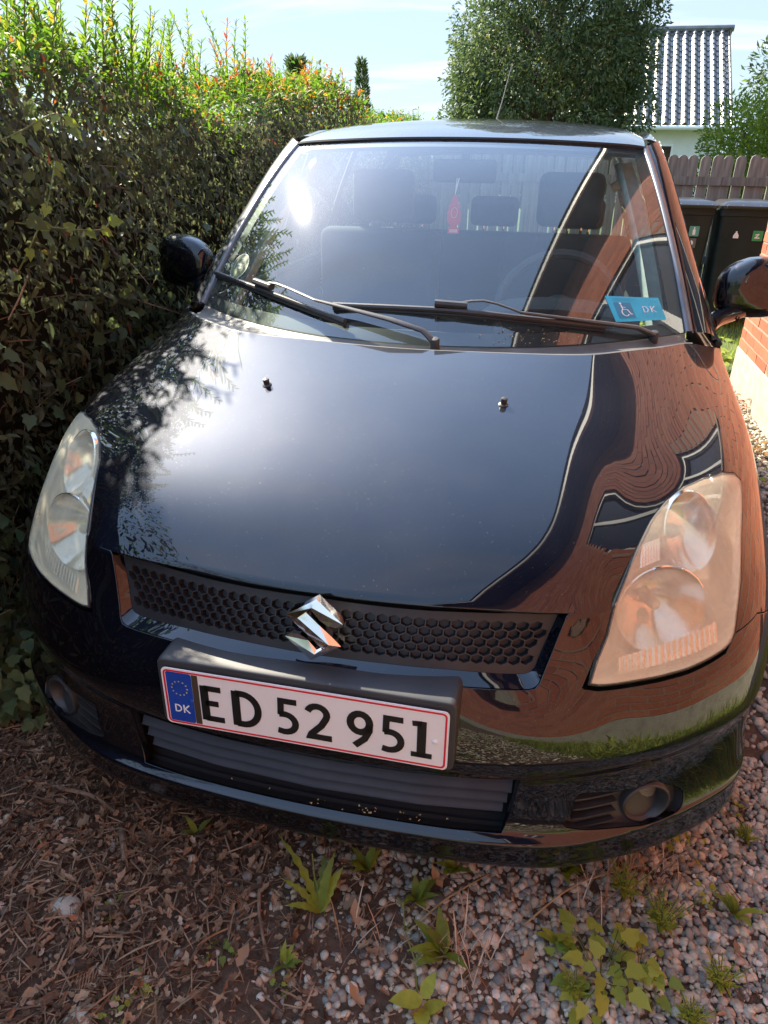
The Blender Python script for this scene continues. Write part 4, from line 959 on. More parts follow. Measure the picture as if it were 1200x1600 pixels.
# --- wipers (arm > blade)
def wiper(arm, blade, pivot):
    A = [Vector(ws(s, max(t, 0), off=o)[0])+Vector((0, 0, min(t, 0)*.3)) for s, t, o in arm]
    b = MB(); n = len(A)
    b.tube([tuple(p) for p in catmull([tuple(a) for a in A[:3]], 3)], .0055, 8, flat=.55)
    b.tube([tuple(a) for a in A[2:]], [.006]+[.0105]*(n-4)+[.0125], 8, flat=.6); ar = b.build('wiper', M['wiper'] if 'wiper' in M else M['plastic'], car, smooth=True)
    pv = A[-1]; b = MB(); b.lathe([(.012, -.02), (.012, .006), (.009, .010), (.0001, .011)], frame(pv, (0, -.3, 1)), 16); b.build('pivot_nut', M['plastic'], ar, smooth=True)
    B = [Vector(ws(s, t, off=o)[0]) for s, t, o in blade]; Bc = [tuple(p) for p in catmull([tuple(q) for q in B], 5)]
    b = MB(); b.tube(Bc, .0078, 8, flat=.9); bl = b.build('blade', M['black'], ar, smooth=True)
    b = MB(); b.tube([(p[0], p[1]-.002, p[2]-.010) for p in Bc], .004, 5); b.build('rubber_lip', M['seal'], bl, smooth=True)
    mid = B[len(B)//2]
    c = A[0]; d = (Vector(B[-1])-Vector(B[0])).normalized(); b = MB(); b.tube([tuple(c-d*.035+Vector((0, 0, .002))), tuple(c+d*.045+Vector((0, 0, .002)))], .0115, 8, flat=.8); b.build('blade_clip', M['black'], bl, smooth=True)
wiper([(-.665, .125, .022), (-.585, .130, .030), (-.375, .085, .034), (-.065, .047, .030), (.06, .020, .026), (.105, -.02, .018)], [(-1.0, .135, .012), (-.66, .112, .014), (-.42, .078, .014), (-.24, .045, .012)], None)
wiper([(.135, .118, .022), (.26, .125, .032), (.395, .080, .034), (.80, .012, .028), (.87, -.03, .018)], [(-.31, .100, .012), (.13, .108, .014), (.405, .084, .014), (.69, .042, .012)], None)
# --- door mirrors
for sx in (1, -1):
    nr, nc = 17, 28; rows = []
    xs_ = [.802, .804, .812, .828, .850, .88, .91, .94, .965, .985, .998, 1.004, 1.006]
    hh = [.004, .030, .050, .064, .074, .083, .086, .085, .080, .070, .050, .028, .002]; cz = [1.040, 1.040, 1.042, 1.046, 1.050, 1.053, 1.054, 1.054, 1.052, 1.050, 1.046, 1.042, 1.04]
    dd = [.004, .030, .044, .054, .060, .064, .066, .065, .060, .050, .036, .020, .002]
    for x, h, z, d in zip(xs_, hh, cz, dd):
        row = []
        for k in range(nc):
            a = 2*PI*k/nc; ca, sa = math.cos(a), math.sin(a); e = .6
            yy_ = d*math.copysign(abs(ca)**e, ca); yy_ = yy_*(1.0 if ca < 0 else .55)
            row.append((sx*x, 1.46+yy_+(x-.8)*.12, z+h*math.copysign(abs(sa)**e, sa)))
        row.append(row[0]); rows.append(row)
    mir = link(grid_mesh(np.array(rows), flip=sx < 0), 'door_mirror', M['paint'], car, smooth=True)
    b = MB(); b.tube([(sx*.775, 1.33, .965), (sx*.80, 1.37, .972), (sx*.85, 1.425, .982), (sx*.90, 1.45, .995)], [.030, .028, .030, .024], 10, flat=.8); b.build('mirror_foot', M['paint'], mir, smooth=True)
    b = MB(); b.tube([(sx*.872, 1.40, .978), (sx*.874, 1.41, .965), (sx*.874, 1.47, .962)], .0028, 5); b.build('mirror_seam', M['seal'], mir)
    b = MB(); M0 = frame((sx*.905, 1.505, 1.055), (0, 1, .05)); b.lathe([(.072, -.002), (.072, .001), (.0001, .0015)], M0 @ Matrix.Diagonal((1.1, .92, 1, 1)), 30); b.build('mirror_glass', M['chrome'], mir, smooth=True)
# --- aerial
b = MB(); b.tube([(.02, 2.55, 1.52), (.03, 2.66, 1.60), (.045, 2.86, 1.76)], [.004, .0022, .0016], 6); b.build('aerial', M['plastic'], car, smooth=True)
# --- cabin
G = []
for t, (dy, dz) in enumerate(((.05, -.02), (.16, -.035), (.30, -.05), (.42, -.09), (.46, -.22), (.46, -.45))):
    G.append([(x, .805+.30*abs(x/.72)**2.1+dy, .978+dz+.018*math.cos(x*5)*(t in (2, 3))) for x in np.linspace(-.70, .70, 41)])
dash = link(grid_mesh(np.array(G)), 'dashboard', M['dash'], car, smooth=True)
b = MB()
for k in range(26):
    x = -.30+k*.028; b.box((x, .99+.02*abs(x), .950), (x+.022, 1.012+.02*abs(x), .954))
b.build('demister_vent', M['inner'], dash)
b = MB(); b.tube([(x, 1.27+.02*math.cos(x*3), .955+.045*math.sqrt(max(0, 1-((x-.36)/.21)**2))) for x in np.linspace(.15, .57, 15)], .045, 8, flat=.6); b.build('instrument_hood', M['dash'], dash, smooth=True)
sw = frame((.355, 1.40, .96), (0, -.88, .47)) ; b = MB(); b.tube([tuple(sw @ Vector((.185*math.cos(a), .185*math.sin(a), 0))) for a in np.linspace(0, 2*PI, 40)], .0145, 8, caps=False)
stw = b.build('steering_wheel', M['dash'], car, smooth=True)
b = MB(); b.lathe([(.0001, .01), (.05, .006), (.062, -.01), (.05, -.03)], sw, 24)
for a in (0, 180, 270): b.tube([tuple(sw @ Vector((.05*math.cos(R_(a)), .05*math.sin(R_(a)), -.01))), tuple(sw @ Vector((.18*math.cos(R_(a)), .18*math.sin(R_(a)), 0)))], .018, 6, flat=.4)
b.build('airbag_hub', M['dash'], stw, smooth=True)
def seat(x, y, w, hz, rear=False):
    b = MB(); b.box((x-w, y-.48, .42), (x+w, y+.04, .56)); b.box((x-w, y, .5), (x+w, y+.12, hz), Matrix.Translation((0, .0, 0)) @ Matrix.Shear('XY', 4, (0, 0)))
    s_ = b.build('seat', M['fabric'], car, bevel=.045, seg=4)
    for hx in ([x] if not rear else [x-.42, x, x+.42]):
        b = MB(); b.box((hx-.12, y+.06, hz+.02), (hx+.12, y+.16, hz+.21 if not rear else hz+.16)); b.build('headrest', M['fabric'], s_, bevel=.04, seg=4)
        b = MB(); b.tube([(hx-.05, y+.1, hz-.03), (hx-.05, y+.1, hz+.05)], .006, 6); b.tube([(hx+.05, y+.1, hz-.03), (hx+.05, y+.1, hz+.05)], .006, 6); b.build('headrest_post', M['chrome'], s_, smooth=True)
seat(-.36, 2.0, .24, 1.13); seat(.36, 2.0, .24, 1.13); seat(0, 2.95, .62, 1.05, True)
G = np.array([[(x, y, z-.02*(x/.55)**2) for x in np.linspace(-.55, .55, 13)] for y, z in ((1.62, 1.405), (1.9, 1.44), (2.4, 1.47), (3.0, 1.45), (3.35, 1.40))]); link(grid_mesh(G), 'roof_lining', M['trim'], car, smooth=True)
b = MB(); b.box((-.10, -.012, -.033), (.10, .012, .033), Matrix.Translation((.026, 1.55, 1.346)) @ Matrix.Rotation(R_(-8), 4, 'Z')); rv = b.build('rear_view_mirror', M['dash'], car, bevel=.014, seg=3)
b = MB(); b.tube([(.026, 1.55, 1.375), (.026, 1.57, 1.40), (.026, 1.60, 1.415)], [.012, .014, .018], 8); b.build('mirror_stem', M['dash'], rv, smooth=True)
b = MB(); b.tube([(.50, 2.05, 1.29), (.53, 2.05, 1.31), (.56, 2.06, 1.315)], [.014, .018, .014], 8); b.build('belt_guide', M['trim'], car, smooth=True)
# parking permit and round sticker behind the glass
def on_glass(s0, s1, t0, t1, name, mat, off=.0015, parent=wscreen):
    P = np.array([[ws(s, t, off=off)[0] for s in np.linspace(s0, s1, 9)] for t in np.linspace(t0, t1, 5)]); return link(grid_mesh(P), name, mat, parent, smooth=True)
def quad_map(c00, c10, c11, c01, off):
    def f(x, y):
        s = (c00[0]*(1-x)+c10[0]*x)*(1-y)+(c01[0]*(1-x)+c11[0]*x)*y; t = (c00[1]*(1-x)+c10[1]*x)*(1-y)+(c01[1]*(1-x)+c11[1]*x)*y
        return ws(s, t, off=off)[0]
    return f
PC = ((.735, .070), (.93, .060), (.91, .152), (.70, .175))
pf = quad_map(*PC, .0012); G = np.array([[pf(x, y) for x in np.linspace(0, 1, 9)] for y in np.linspace(0, 1, 5)]); permit = link(grid_mesh(G), 'parking_permit', M['permit'], wscreen, smooth=True)
pg = quad_map(*PC, .0022)
G = np.array([[pg(x, y) for x in np.linspace(.10, .42, 4)] for y in np.linspace(.12, .74, 3)]); link(grid_mesh(G), 'permit_square', M['permit_dark'], permit)
pw = quad_map(*PC, .0032)
def strokes(name, mat, parent, f, paths, w):
    b = MB()
    for p, cl in paths:
        V, F = ribbon(p, w, 0, 0, cl); b.add([f(x, y) for x, y, _ in V], F[::3] if False else [q for i, q in enumerate(F) if i % 3 == 0 and max(q) < 2*len(p)])
    return b.build(name, mat, parent)
WC = [([(.22, .64), (.225, .46), (.31, .44), (.35, .26), (.385, .27)], False), ([(.225, .55), (.29, .53)], False), (arc(.25, .33, .062, .135, 110, 330, 12), False), (arc(.218, .69, .012, .026, 0, 360, 8)[:-1], True)]
strokes('wheelchair_symbol', M['print_white'], permit, pw, WC, .022)
strokes('permit_letters', M['print_white'], permit, pw, [([(.62, .32), (.62, .58)], False), ([(.62, .57), (.68, .56), (.71, .45), (.68, .34), (.62, .33)], False), ([(.77, .32), (.77, .58)], False), ([(.85, .58), (.775, .45), (.855, .32)], False)], .018)
dots = []
rr_ = random.Random(3)
b = MB()
for k in range(42):
    x, y = .50+.46*rr_.random(), .12+.68*rr_.random(); r = .006
    V = [pw(x+r*math.cos(a*PI/3), y+r*2.2*math.sin(a*PI/3)) for a in range(6)]; b.add(V, [tuple(range(6))])
for k in range(3):
    for i in range(14): x = .1+i*.03; y = .80+k*.05; b.add([pw(x, y), pw(x+.02, y), pw(x+.02, y+.015), pw(x, y+.015)], [(0, 1, 2, 3)])
b.build('permit_print', M['permit_dark'], permit)
# round sticker, lower passenger corner
def disc(cs, ct, rs, rt, off, a0=0, a1=360, inner=0, n=40):
    V = []; F = []
    for i in range(n+1):
        a = R_(a0+(a1-a0)*i/n); V.append(ws(cs+rs*math.cos(a), ct+rt*math.sin(a), off=off)[0]); V.append(ws(cs+rs*inner*math.cos(a), ct+rt*inner*math.sin(a), off=off)[0])
    for i in range(n): F.append((2*i, 2*i+2, 2*i+3, 2*i+1))
    return V, F
b = MB(); V, F = disc(-.875, .205, .052, .062, .0012, inner=0.001); b.add(V, F); rs_ = b.build('round_sticker', M['green_stick'], wscreen)
b = MB(); V, F = disc(-.875, .205, .052, .062, .0022, inner=.94); b.add(V, F); V, F = disc(-.875, .205, .034, .041, .0022, inner=.93, a0=20, a1=200); b.add(V, F)
for k in range(7):
    x = -.895+k*.0065; b.add([ws(x, .208, off=.0022)[0], ws(x+.0045, .206, off=.0022)[0], ws(x+.0045, .216, off=.0022)[0], ws(x, .218, off=.0022)[0]], [(0, 1, 2, 3)])
    if k < 5: x += .004; b.add([ws(x, .192, off=.0022)[0], ws(x+.0045, .190, off=.0022)[0], ws(x+.0045, .199, off=.0022)[0], ws(x, .201, off=.0022)[0]], [(0, 1, 2, 3)])
b.build('sticker_print', M['trim'], rs_)
# air freshener hanging from the cabin mirror: a thing of its own
fr = empty('air_freshener', (.025, 1.37, 1.19), 'pink card air freshener hanging on a string behind the windscreen', 'air freshener')
Mf = Matrix.Translation((.025, 1.37, 1.235)) @ Matrix.Rotation(R_(8), 4, 'Z') @ Matrix.Rotation(PI/2, 4, 'X')
hw = [(0, .052), (.006, .048), (.012, .034), (.009, .031), (.018, .018), (.015, .014), (.0215, .0), (.018, -.006), (.0215, -.016), (.017, -.026), (.010, -.033), (.010, -.037), (.0165, -.038), (.0165, -.055)]
flat_poly(hw+[(-x, y) for x, y in hw[::-1]][:-1], Mf, 'card', M['freshener'], fr, .0015)
b = MB(); V, F = ribbon(arc(0, .003, .009, .014, 0, 360, 20)[:-1], .0022, .0016, .0022, True); b.add([Mf @ Vector(v) for v in V], F)
V, F = ribbon([(-.012, -.047), (.012, -.047)], .009, .0016, .0022); b.add([Mf @ Vector(v) for v in V], F); b.build('card_print', M['freshener_light'], fr)
b = MB(); b.tube([(.025, 1.37, 1.287), (.027, 1.378, 1.33)], .0008, 5); b.tube([(.025, 1.37, 1.287), (.033, 1.378, 1.33)], .0008, 5); b.build('string', M['print_white'], fr)
# crumbs of blossom caught on the cowl and the slats
b = MB()
def crumb(p, r):
    p = np.array(p); q = [p+np.array([rnd.uniform(-1, 1), rnd.uniform(-1, 1), rnd.uniform(0, .6)])*r for _ in range(4)]; b.add(q, [(0, 1, 2), (0, 2, 3), (0, 3, 1), (1, 3, 2)])
for k in range(48):
    s = rnd.gauss(.43, .09); t = abs(rnd.gauss(0, .03))+.006; crumb(ws(s, t, off=.003)[0], .0032)
for k in range(26):
    crumb(Spt(rnd.gauss(.4, .5), 1.21, .0)[0]+np.array([0, .004+rnd.random()*.02, .003]), .0028)
tag(b.build('blossom_crumbs', simple('dry_blossom', (.6, .45, .2), .8)), 'pale dry blossom crumbs scattered on the windscreen base and bumper lip', 'crumbs', kind='stuff')
# ================================================================== the place
def struct(o): o['kind'] = 'structure'; return o
def sheet(name, x0, y0, x1, y1, z, mat, nx=2, ny=2, rough=0., seed=0):
    xs, ys = np.meshgrid(np.linspace(x0, x1, nx), np.linspace(y0, y1, ny)); r = np.random.default_rng(seed)
    zz = z+rough*(np.sin(xs*3.1+1)*np.cos(ys*2.7)+.6*np.sin(xs*7.3)*np.sin(ys*8.1+2))*.5
    return struct(link(grid_mesh(np.stack([xs, ys, zz], 2)), name, mat, smooth=True))
sheet('ground', -150, -150, 150, 250, -.02, M['lawn'])
sheet('driveway', -1.3, -5.0, 1.63, 5.2, -.002, M['soil'], 60, 160, .008, 1)
# ------------------------------------------------------------------ scatter helpers
TPL_PRIVET = (np.array([(0, 0, 0), (.30, .17, .05), (.30, 0, 0), (.30, -.17, .05), (.65, .15, .03), (.65, 0, -.03), (.65, -.15, .03), (1, 0, -.10)]),
              np.array([(0, 2, 1), (0, 3, 2), (1, 2, 5), (1, 5, 4), (2, 3, 6), (2, 6, 5), (4, 5, 7), (5, 6, 7)]))
TPL_SIMPLE = (np.array([(0, 0, 0), (.5, .22, .06), (.5, 0, -.01), (.5, -.22, .06), (1, 0, -.08)]), np.array([(0, 2, 1), (0, 3, 2), (1, 2, 4), (2, 3, 4)]))
iv = [(0, 0, 0), (-.08, .20, .04), (.10, .40, .02), (.30, .33, .05), (.52, .36, .0), (.66, .20, .03), (1, 0, -.14), (.68, -.18, .03), (.55, -.33, -.02), (.30, -.31, .05), (.12, -.42, -.02), (-.08, -.20, .04), (.34, 0, -.01)]
TPL_IVY = (np.array(iv), np.array([(12, i+1 if i < 11 else 0, i) for i in range(12)]))
_lit = [(0, 0, 0), (.22, .20, .10), (.38, .14, .05), (.55, .27, .16), (.8, .12, .08), (1, 0, .2), (.78, -.16, .1), (.55, -.22, .14), (.36, -.12, .04), (.2, -.2, .12), (.48, 0, -.02)]
TPL_LITTER = (np.array(_lit), np.array([(10, i+1 if i < 9 else 0, i) for i in range(10)]))
TPL_STRAW = (np.array([(0, .012, 0), (0, -.012, 0), (.35, .014, .05), (.35, -.014, .05), (.7, .012, .03), (.7, -.012, .03), (1, 0, -.03)]), np.array([(0, 1, 3), (0, 3, 2), (2, 3, 5), (2, 5, 4), (4, 5, 6)]))
def place(tpl, P, D, N, L, Wd=None):
    V0, F0 = tpl; n = len(P); D = D/np.linalg.norm(D, axis=1)[:, None]
    B = np.cross(N, D); B /= np.linalg.norm(B, axis=1)[:, None]+1e-9; N = np.cross(D, B)
    L = np.broadcast_to(L, (n,)); W_ = L if Wd is None else L*Wd
    V = P[:, None, :]+V0[None, :, 0, None]*(D*L[:, None])[:, None, :]+V0[None, :, 1, None]*(B*W_[:, None])[:, None, :]+V0[None, :, 2, None]*(N*L[:, None])[:, None, :]
    F = F0[None]+(np.arange(n)*len(V0))[:, None, None]
    return V.reshape(-1, 3), F.reshape(-1, 3), len(V0)
def leaf_object(name, sets, mat, parent=None, smooth=True):
    """sets: list of (tpl, P, D, N, L, W, tint)"""
    VV, FF, TT = [], [], []; b = 0
    for tpl, P, D, N, L, Wd, tint in sets:
        V, F, k = place(tpl, P, D, N, L, Wd); VV.append(V); FF.append(F+b); TT.append(np.repeat(tint, k)); b += len(V)
    me = np_mesh(np.vstack(VV), np.vstack(FF), np.concatenate(TT)); o = link(me, name, mat, parent)
    if smooth: me.shade_smooth()
    return o
def fbm(x, y, s=0):
    return (np.sin(x*1.7+s)*np.cos(y*1.3-s)+.6*np.sin(x*3.9+2*s)*np.sin(y*4.3+s)+.4*np.sin(x*8.7-s)*np.cos(y*7.9+3*s))/2
U = rng.uniform
G_ = rng.normal
# ------------------------------------------------------------------ hedge
hedge = empty('hedge', (-1.5, 3, 0), 'tall overgrown privet and ivy hedge running along the passenger side of the car', 'hedge')
def htop(y): return 1.60+.05*np.sin(y*1.9)+.04*np.sin(y*4.3+1)+np.where(y > 2.6, .10*np.clip((y-2.6)/1.0, 0, 1)*np.clip((6.2-y)/2, .0, 1), 0)
def hface(y, z): return -1.06+.07*fbm(y*2.2, z*2.6, 1)+.035*fbm(y*6, z*7, 4)-.10*np.clip((z-1.35)/.3, 0, 1)**2-.03*np.clip(.5-z, 0, .5)
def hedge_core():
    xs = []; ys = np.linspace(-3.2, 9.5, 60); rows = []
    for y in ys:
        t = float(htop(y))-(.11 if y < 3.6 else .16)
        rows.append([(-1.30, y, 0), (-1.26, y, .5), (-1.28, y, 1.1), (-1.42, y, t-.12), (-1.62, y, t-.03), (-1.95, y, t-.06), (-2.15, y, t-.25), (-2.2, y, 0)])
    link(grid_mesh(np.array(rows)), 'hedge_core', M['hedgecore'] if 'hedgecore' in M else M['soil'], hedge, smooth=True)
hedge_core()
def hedge_leaves():
    sets = []
    def facepts(n, y0, y1, depth):
        y = U(y0, y1, n); z = htop(y)*U(0.0, 1, n)**.92; d = np.abs(G_(0, depth, n)); x = hface(y, z)-d+.02
        return np.stack([x, y, z], 1), d
    def orient(n, out=(1, 0, .25), droop=.7, spread=.75):
        D = np.stack([U(-.2, .8, n), G_(0, .8, n), -droop+G_(0, .55, n)], 1); N = np.array(out)+G_(0, spread*.6, (n, 3)); return D, N
    for n, y0, y1, tpl, L0, dep in ((15500, .15, 3.2, TPL_PRIVET, .036, .07), (13500, 3.2, 9.3, TPL_SIMPLE, .042, .06), (3600, -3.0, .15, TPL_SIMPLE, .045, .06)):
        P, d = facepts(n, y0, y1, dep); D, N = orient(n); t = np.clip(G_(.34, .20, n), 0, .95); pk = U(0, 1, n) < .012; t[pk] = U(.95, 1, pk.sum())
        sets.append((tpl, P, D, N, L0*U(.6, 1.35, n), np.full(n, .95), t))
    n = 16000; y = U(.1, 9.2, n); z = htop(y)-U(0, .42, n); x = U(-1.95, -1.10, n)
    D, N = orient(n, spread=1.2); sets.append((TPL_SIMPLE, np.stack([x, y, z], 1), D, N, .045*U(.6, 1.3, n), np.full(n, .9), np.clip(G_(.4, .2, n), 0, .9)))
    leaf_object('hedge_leaves', sets, M['hedge'], hedge)['kind'] = 'stuff'
    # ivy patches, low on the face and in the near corner
    P, d = facepts(3400, .1, 4.0, .035); k = (fbm(P[:, 1]*2.3, P[:, 2]*2.0, 2)+.75*(1.1-P[:, 2])-.2*(P[:, 1]-.8) > .25); P = P[k]; n = len(P); D, N = orient(n, spread=.6)
    P[:, 0] += .03
    leaf_object('ivy_leaves', [(TPL_IVY, P, D, N, .036*U(.5, 1.35, n), np.full(n, 1.), np.clip(G_(.35, .22, n), 0, 1))], M['ivy'], hedge)['kind'] = 'stuff'
    # bright sunlit top: dense, young leaves
    sets = []
    for n, y0, y1, tpl, L0 in ((13000, .2, 3.5, TPL_PRIVET, .034), (14000, 3.5, 9.3, TPL_SIMPLE, .044), (1400, -3, .2, TPL_SIMPLE, .042)):
        y = U(y0, y1, n); x = U(-2.05, -1.08, n); e = (x+1.55)/.5; z = htop(y)+.03-.10*np.clip(np.abs(e), 0, 1)**3+G_(0, .035, n)+.05*fbm(x*6, y*5, 3)
        D = np.stack([G_(0, .6, n), G_(0, .6, n), U(-.2, .9, n)], 1); N = np.array((.2, -.2, 1.))+G_(0, .5, (n, 3)); t = np.clip(G_(.45, .24, n), 0, .92)
        red = U(0, 1, n) < np.where((y > 2.9) & (y < 5), .16, .03); t[red] = U(.92, 1, red.sum())
        sets.append((tpl, np.stack([x, y, z], 1), D, N, L0*U(.6, 1.3, n), np.full(n, .9), t))
    # shoots
    st = MB(); P_, D_, N_, L_, T_ = [], [], [], [], []
    for k in range(395):
        y = (.35+8.0*rnd.random()**1.25) if k < 330 else .35+2.0*rnd.random(); x = -1.15-rnd.random()*(.75 if k < 330 else .35); b = np.array([x, y, float(htop(y))-.05])
        big = (rnd.random() < .42 and y < 3.6) or k >= 330
        Ls = (rnd.uniform(.20, .40) if big else rnd.uniform(.08, .22))*(1.1 if 3.0 < y < 5 else 1)
        lean = np.array([rnd.gauss(.02, .10), rnd.gauss(0, .12), 1.]); pts = [b+lean*Ls*q+np.array([.06*math.sin(k), .05*math.cos(k*2), 0])*q*q*Ls*4 for q in np.linspace(0, 1, 6)]
        st.tube([tuple(p) for p in pts], [.0032, .0028, .0024, .002, .0016, .001], 5)
        nl = max(5, int(Ls/.019)); red = rnd.random() < (.25 if 2.9 < y < 5.2 else .05)
        for i in range(nl):
            q = .15+.85*i/nl; f = q*5; a = min(int(f), 4); p = pts[a]+(pts[a+1]-pts[a])*(f-a); ang = i*1.57+rnd.random()*.5
            for sgn in (0, PI):
                P_.append(p); D_.append((math.cos(ang+sgn), math.sin(ang+sgn), .75+rnd.random()*.5)); N_.append((-math.cos(ang+sgn)*.6, -math.sin(ang+sgn)*.6, .8)); L_.append((.050 if y < 3.5 else .046)*(1.15-.5*q)*rnd.uniform(.7, 1.2)); T_.append(rnd.uniform(.9, 1) if red and q > .5 else min(.9, max(0, rnd.gauss(.55, .2))))
    n = len(P_); sets.append((TPL_PRIVET, np.array(P_), np.array(D_), np.array(N_), np.array(L_), np.full(n, .8), np.array(T_)))
    leaf_object('hedge_top_leaves', sets, M['hedge_top'], hedge)['kind'] = 'stuff'
    st.build('shoot_stems', M['stem'], hedge)['kind'] = 'stuff'
    # brown twigs through the face
    b = MB()
    for k in range(520):
        y = .1+5.5*rnd.random()**1.3; z = rnd.uniform(.05, 1.5); p = np.array([float(hface(y, z))-.02-abs(rnd.gauss(0, .04)), y, z]); d = np.array([rnd.gauss(.1, .2), rnd.gauss(0, .6), rnd.gauss(.5, .7)]); d /= np.linalg.norm(d); Lk = rnd.uniform(.06, .28); pts = [tuple(p)]
        for i in range(3): d = d+np.array([rnd.gauss(-.02, .25), rnd.gauss(0, .3), rnd.gauss(0, .3)]); d /= np.linalg.norm(d); p = p+d*Lk/3; pts.append(tuple(p))
        r = rnd.uniform(.0012, .0035); b.tube(pts, [r, r*.9, r*.75, r*.5], 5)
    b.build('twigs', M['twig'], hedge)['kind'] = 'stuff'
    # the nearest large leaves, one by one
    ml = {}
    for nm, tpl, mat in (('ivy', TPL_IVY, M['ivy']), ('privet', TPL_PRIVET, M['hedge'])):
        for t in (.25, .5, .75, .92):
            me = np_mesh(tpl[0].astype(float), tpl[1], np.full(len(tpl[0]), t)); me.materials.append(mat); me.shade_smooth(); ml[(nm, t)] = me
    inv = world_of(hedge).inverted()
    for k in range(290):
        y = .35+1.7*rnd.random(); z = rnd.uniform(.1, 1.58); ivy = rnd.random() < (.75 if z < 1.0 or y < .9 else .3)
        me = ml[('ivy' if ivy else 'privet', rnd.choice((.25, .25, .5, .5, .5, .75)))]
        o = bpy.data.objects.new('leaf', me); COL.objects.link(o); o.parent = hedge; o.matrix_parent_inverse = inv
        D = Vector((rnd.uniform(-.2, .7), rnd.gauss(0, .7), -.6+rnd.gauss(0, .5))).normalized(); N = Vector((1, rnd.gauss(-.2, .4), .4+rnd.gauss(0, .3))); B = N.cross(D).normalized(); N = D.cross(B); L = rnd.uniform(.032, .058) if ivy else rnd.uniform(.034, .055)
        m4 = Matrix((D*L, B*L, N*L)).transposed().to_4x4(); m4.translation = Vector((float(hface(y, z))+rnd.uniform(.02, .075), y, z)); o.matrix_basis = m4
hedge_leaves()
# a long vine hanging out of the near top corner of the hedge, and the ivy at its foot
vine = empty('trailing_vine', (-1.0, .8, 1.2), 'pale arching vine with large light green leaves at the near corner of the hedge', 'vine')
b = MB()
paths = [[(-1.05, .75, 1.05), (-.98, .78, 1.16), (-.95, .84, 1.26), (-.97, .92, 1.34), (-1.02, 1.0, 1.36)], [(-1.02, .80, 1.22), (-.95, .90, 1.20), (-.92, 1.02, 1.19), (-.94, 1.12, 1.22)], [(-1.08, .70, 1.36), (-.99, .82, 1.42), (-.96, .95, 1.47), (-.97, 1.02, 1.44)]]
vl = []
for pth in paths:
    c_ = catmull(pth, 6); b.tube([tuple(p) for p in c_], .0022, 6)
    for i in range(3, len(c_), 3): vl.append(c_[i])
b.build('vine_stem', M['stem'], vine, smooth=True)
for i, p in enumerate(vl):
    me = np_mesh(TPL_IVY[0].astype(float), TPL_IVY[1], np.full(13, rnd.uniform(.15, .6))); me.materials.append(M['weed']); me.shade_smooth()
    o = bpy.data.objects.new('leaf', me); COL.objects.link(o); o.parent = vine; o.matrix_parent_inverse = world_of(vine).inverted()
    D = Vector((rnd.uniform(.1, .8), rnd.gauss(-.1, .6), -.5+rnd.gauss(0, .4))).normalized(); N = Vector((.8, -.5, .6)); B = N.cross(D).normalized(); N = D.cross(B); L = rnd.uniform(.028, .045)
    m4 = Matrix((D*L, B*L, N*L)).transposed().to_4x4(); m4.translation = Vector(p); o.matrix_basis = m4
n = 420; y = U(.28, 1.1, n); x = -1.02+U(-.12, .12, n)+.05*(1-y); z = np.abs(G_(0, .09, n))+.01
D = np.stack([U(0, 1, n), G_(0, .8, n), G_(-.2, .3, n)], 1); N = np.array((.4, -.3, 1.))+G_(0, .35, (n, 3))
o = leaf_object('ground_ivy', [(TPL_IVY, np.stack([x, y, z], 1), D, N, .042*U(.6, 1.3, n), np.ones(n), np.clip(G_(.62, .2, n), 0, 1))], M['ivy']); tag(o, 'low green ivy creeping over the ground at the foot of the hedge', 'ivy', kind='stuff')
# two small spires growing up behind the hedge
def spire(x, y, h, r, label):
    t = empty('cypress_tree', (x, y, 0), label, 'tree'); b = MB(); b.tube([(x, y, 0), (x, y, h*.6), (x+.03, y, h)], [.05, .03, .006], 8); b.build('trunk', M['bark'], t)
    n = 2600; q = U(.25, 1, n); a = U(0, 2*PI, n); rr = r*(1-q)**.8*(.75+.5*np.abs(np.sin(a*3+q*14)))+.03; P = np.stack([x+rr*np.cos(a)*U(.3, 1, n)**.5, y+rr*np.sin(a)*U(.3, 1, n)**.5, q*h], 1)
    D = np.stack([np.cos(a), np.sin(a), U(.5, 1.6, n)], 1); N = G_(0, 1, (n, 3)); leaf_object('crown', [(TPL_SIMPLE, P, D, N, .10*U(.5, 1.2, n), np.full(n, .6), np.clip(G_(.4, .2, n), 0, 1))], M['conifer'], t)
spire(-3.55, 14, 2.95, .28, 'far dark green cypress spire rising above the end of the hedge')
spire(-2.12, 6.2, 2.12, .08, 'slim young cypress tip standing up out of the hedge')
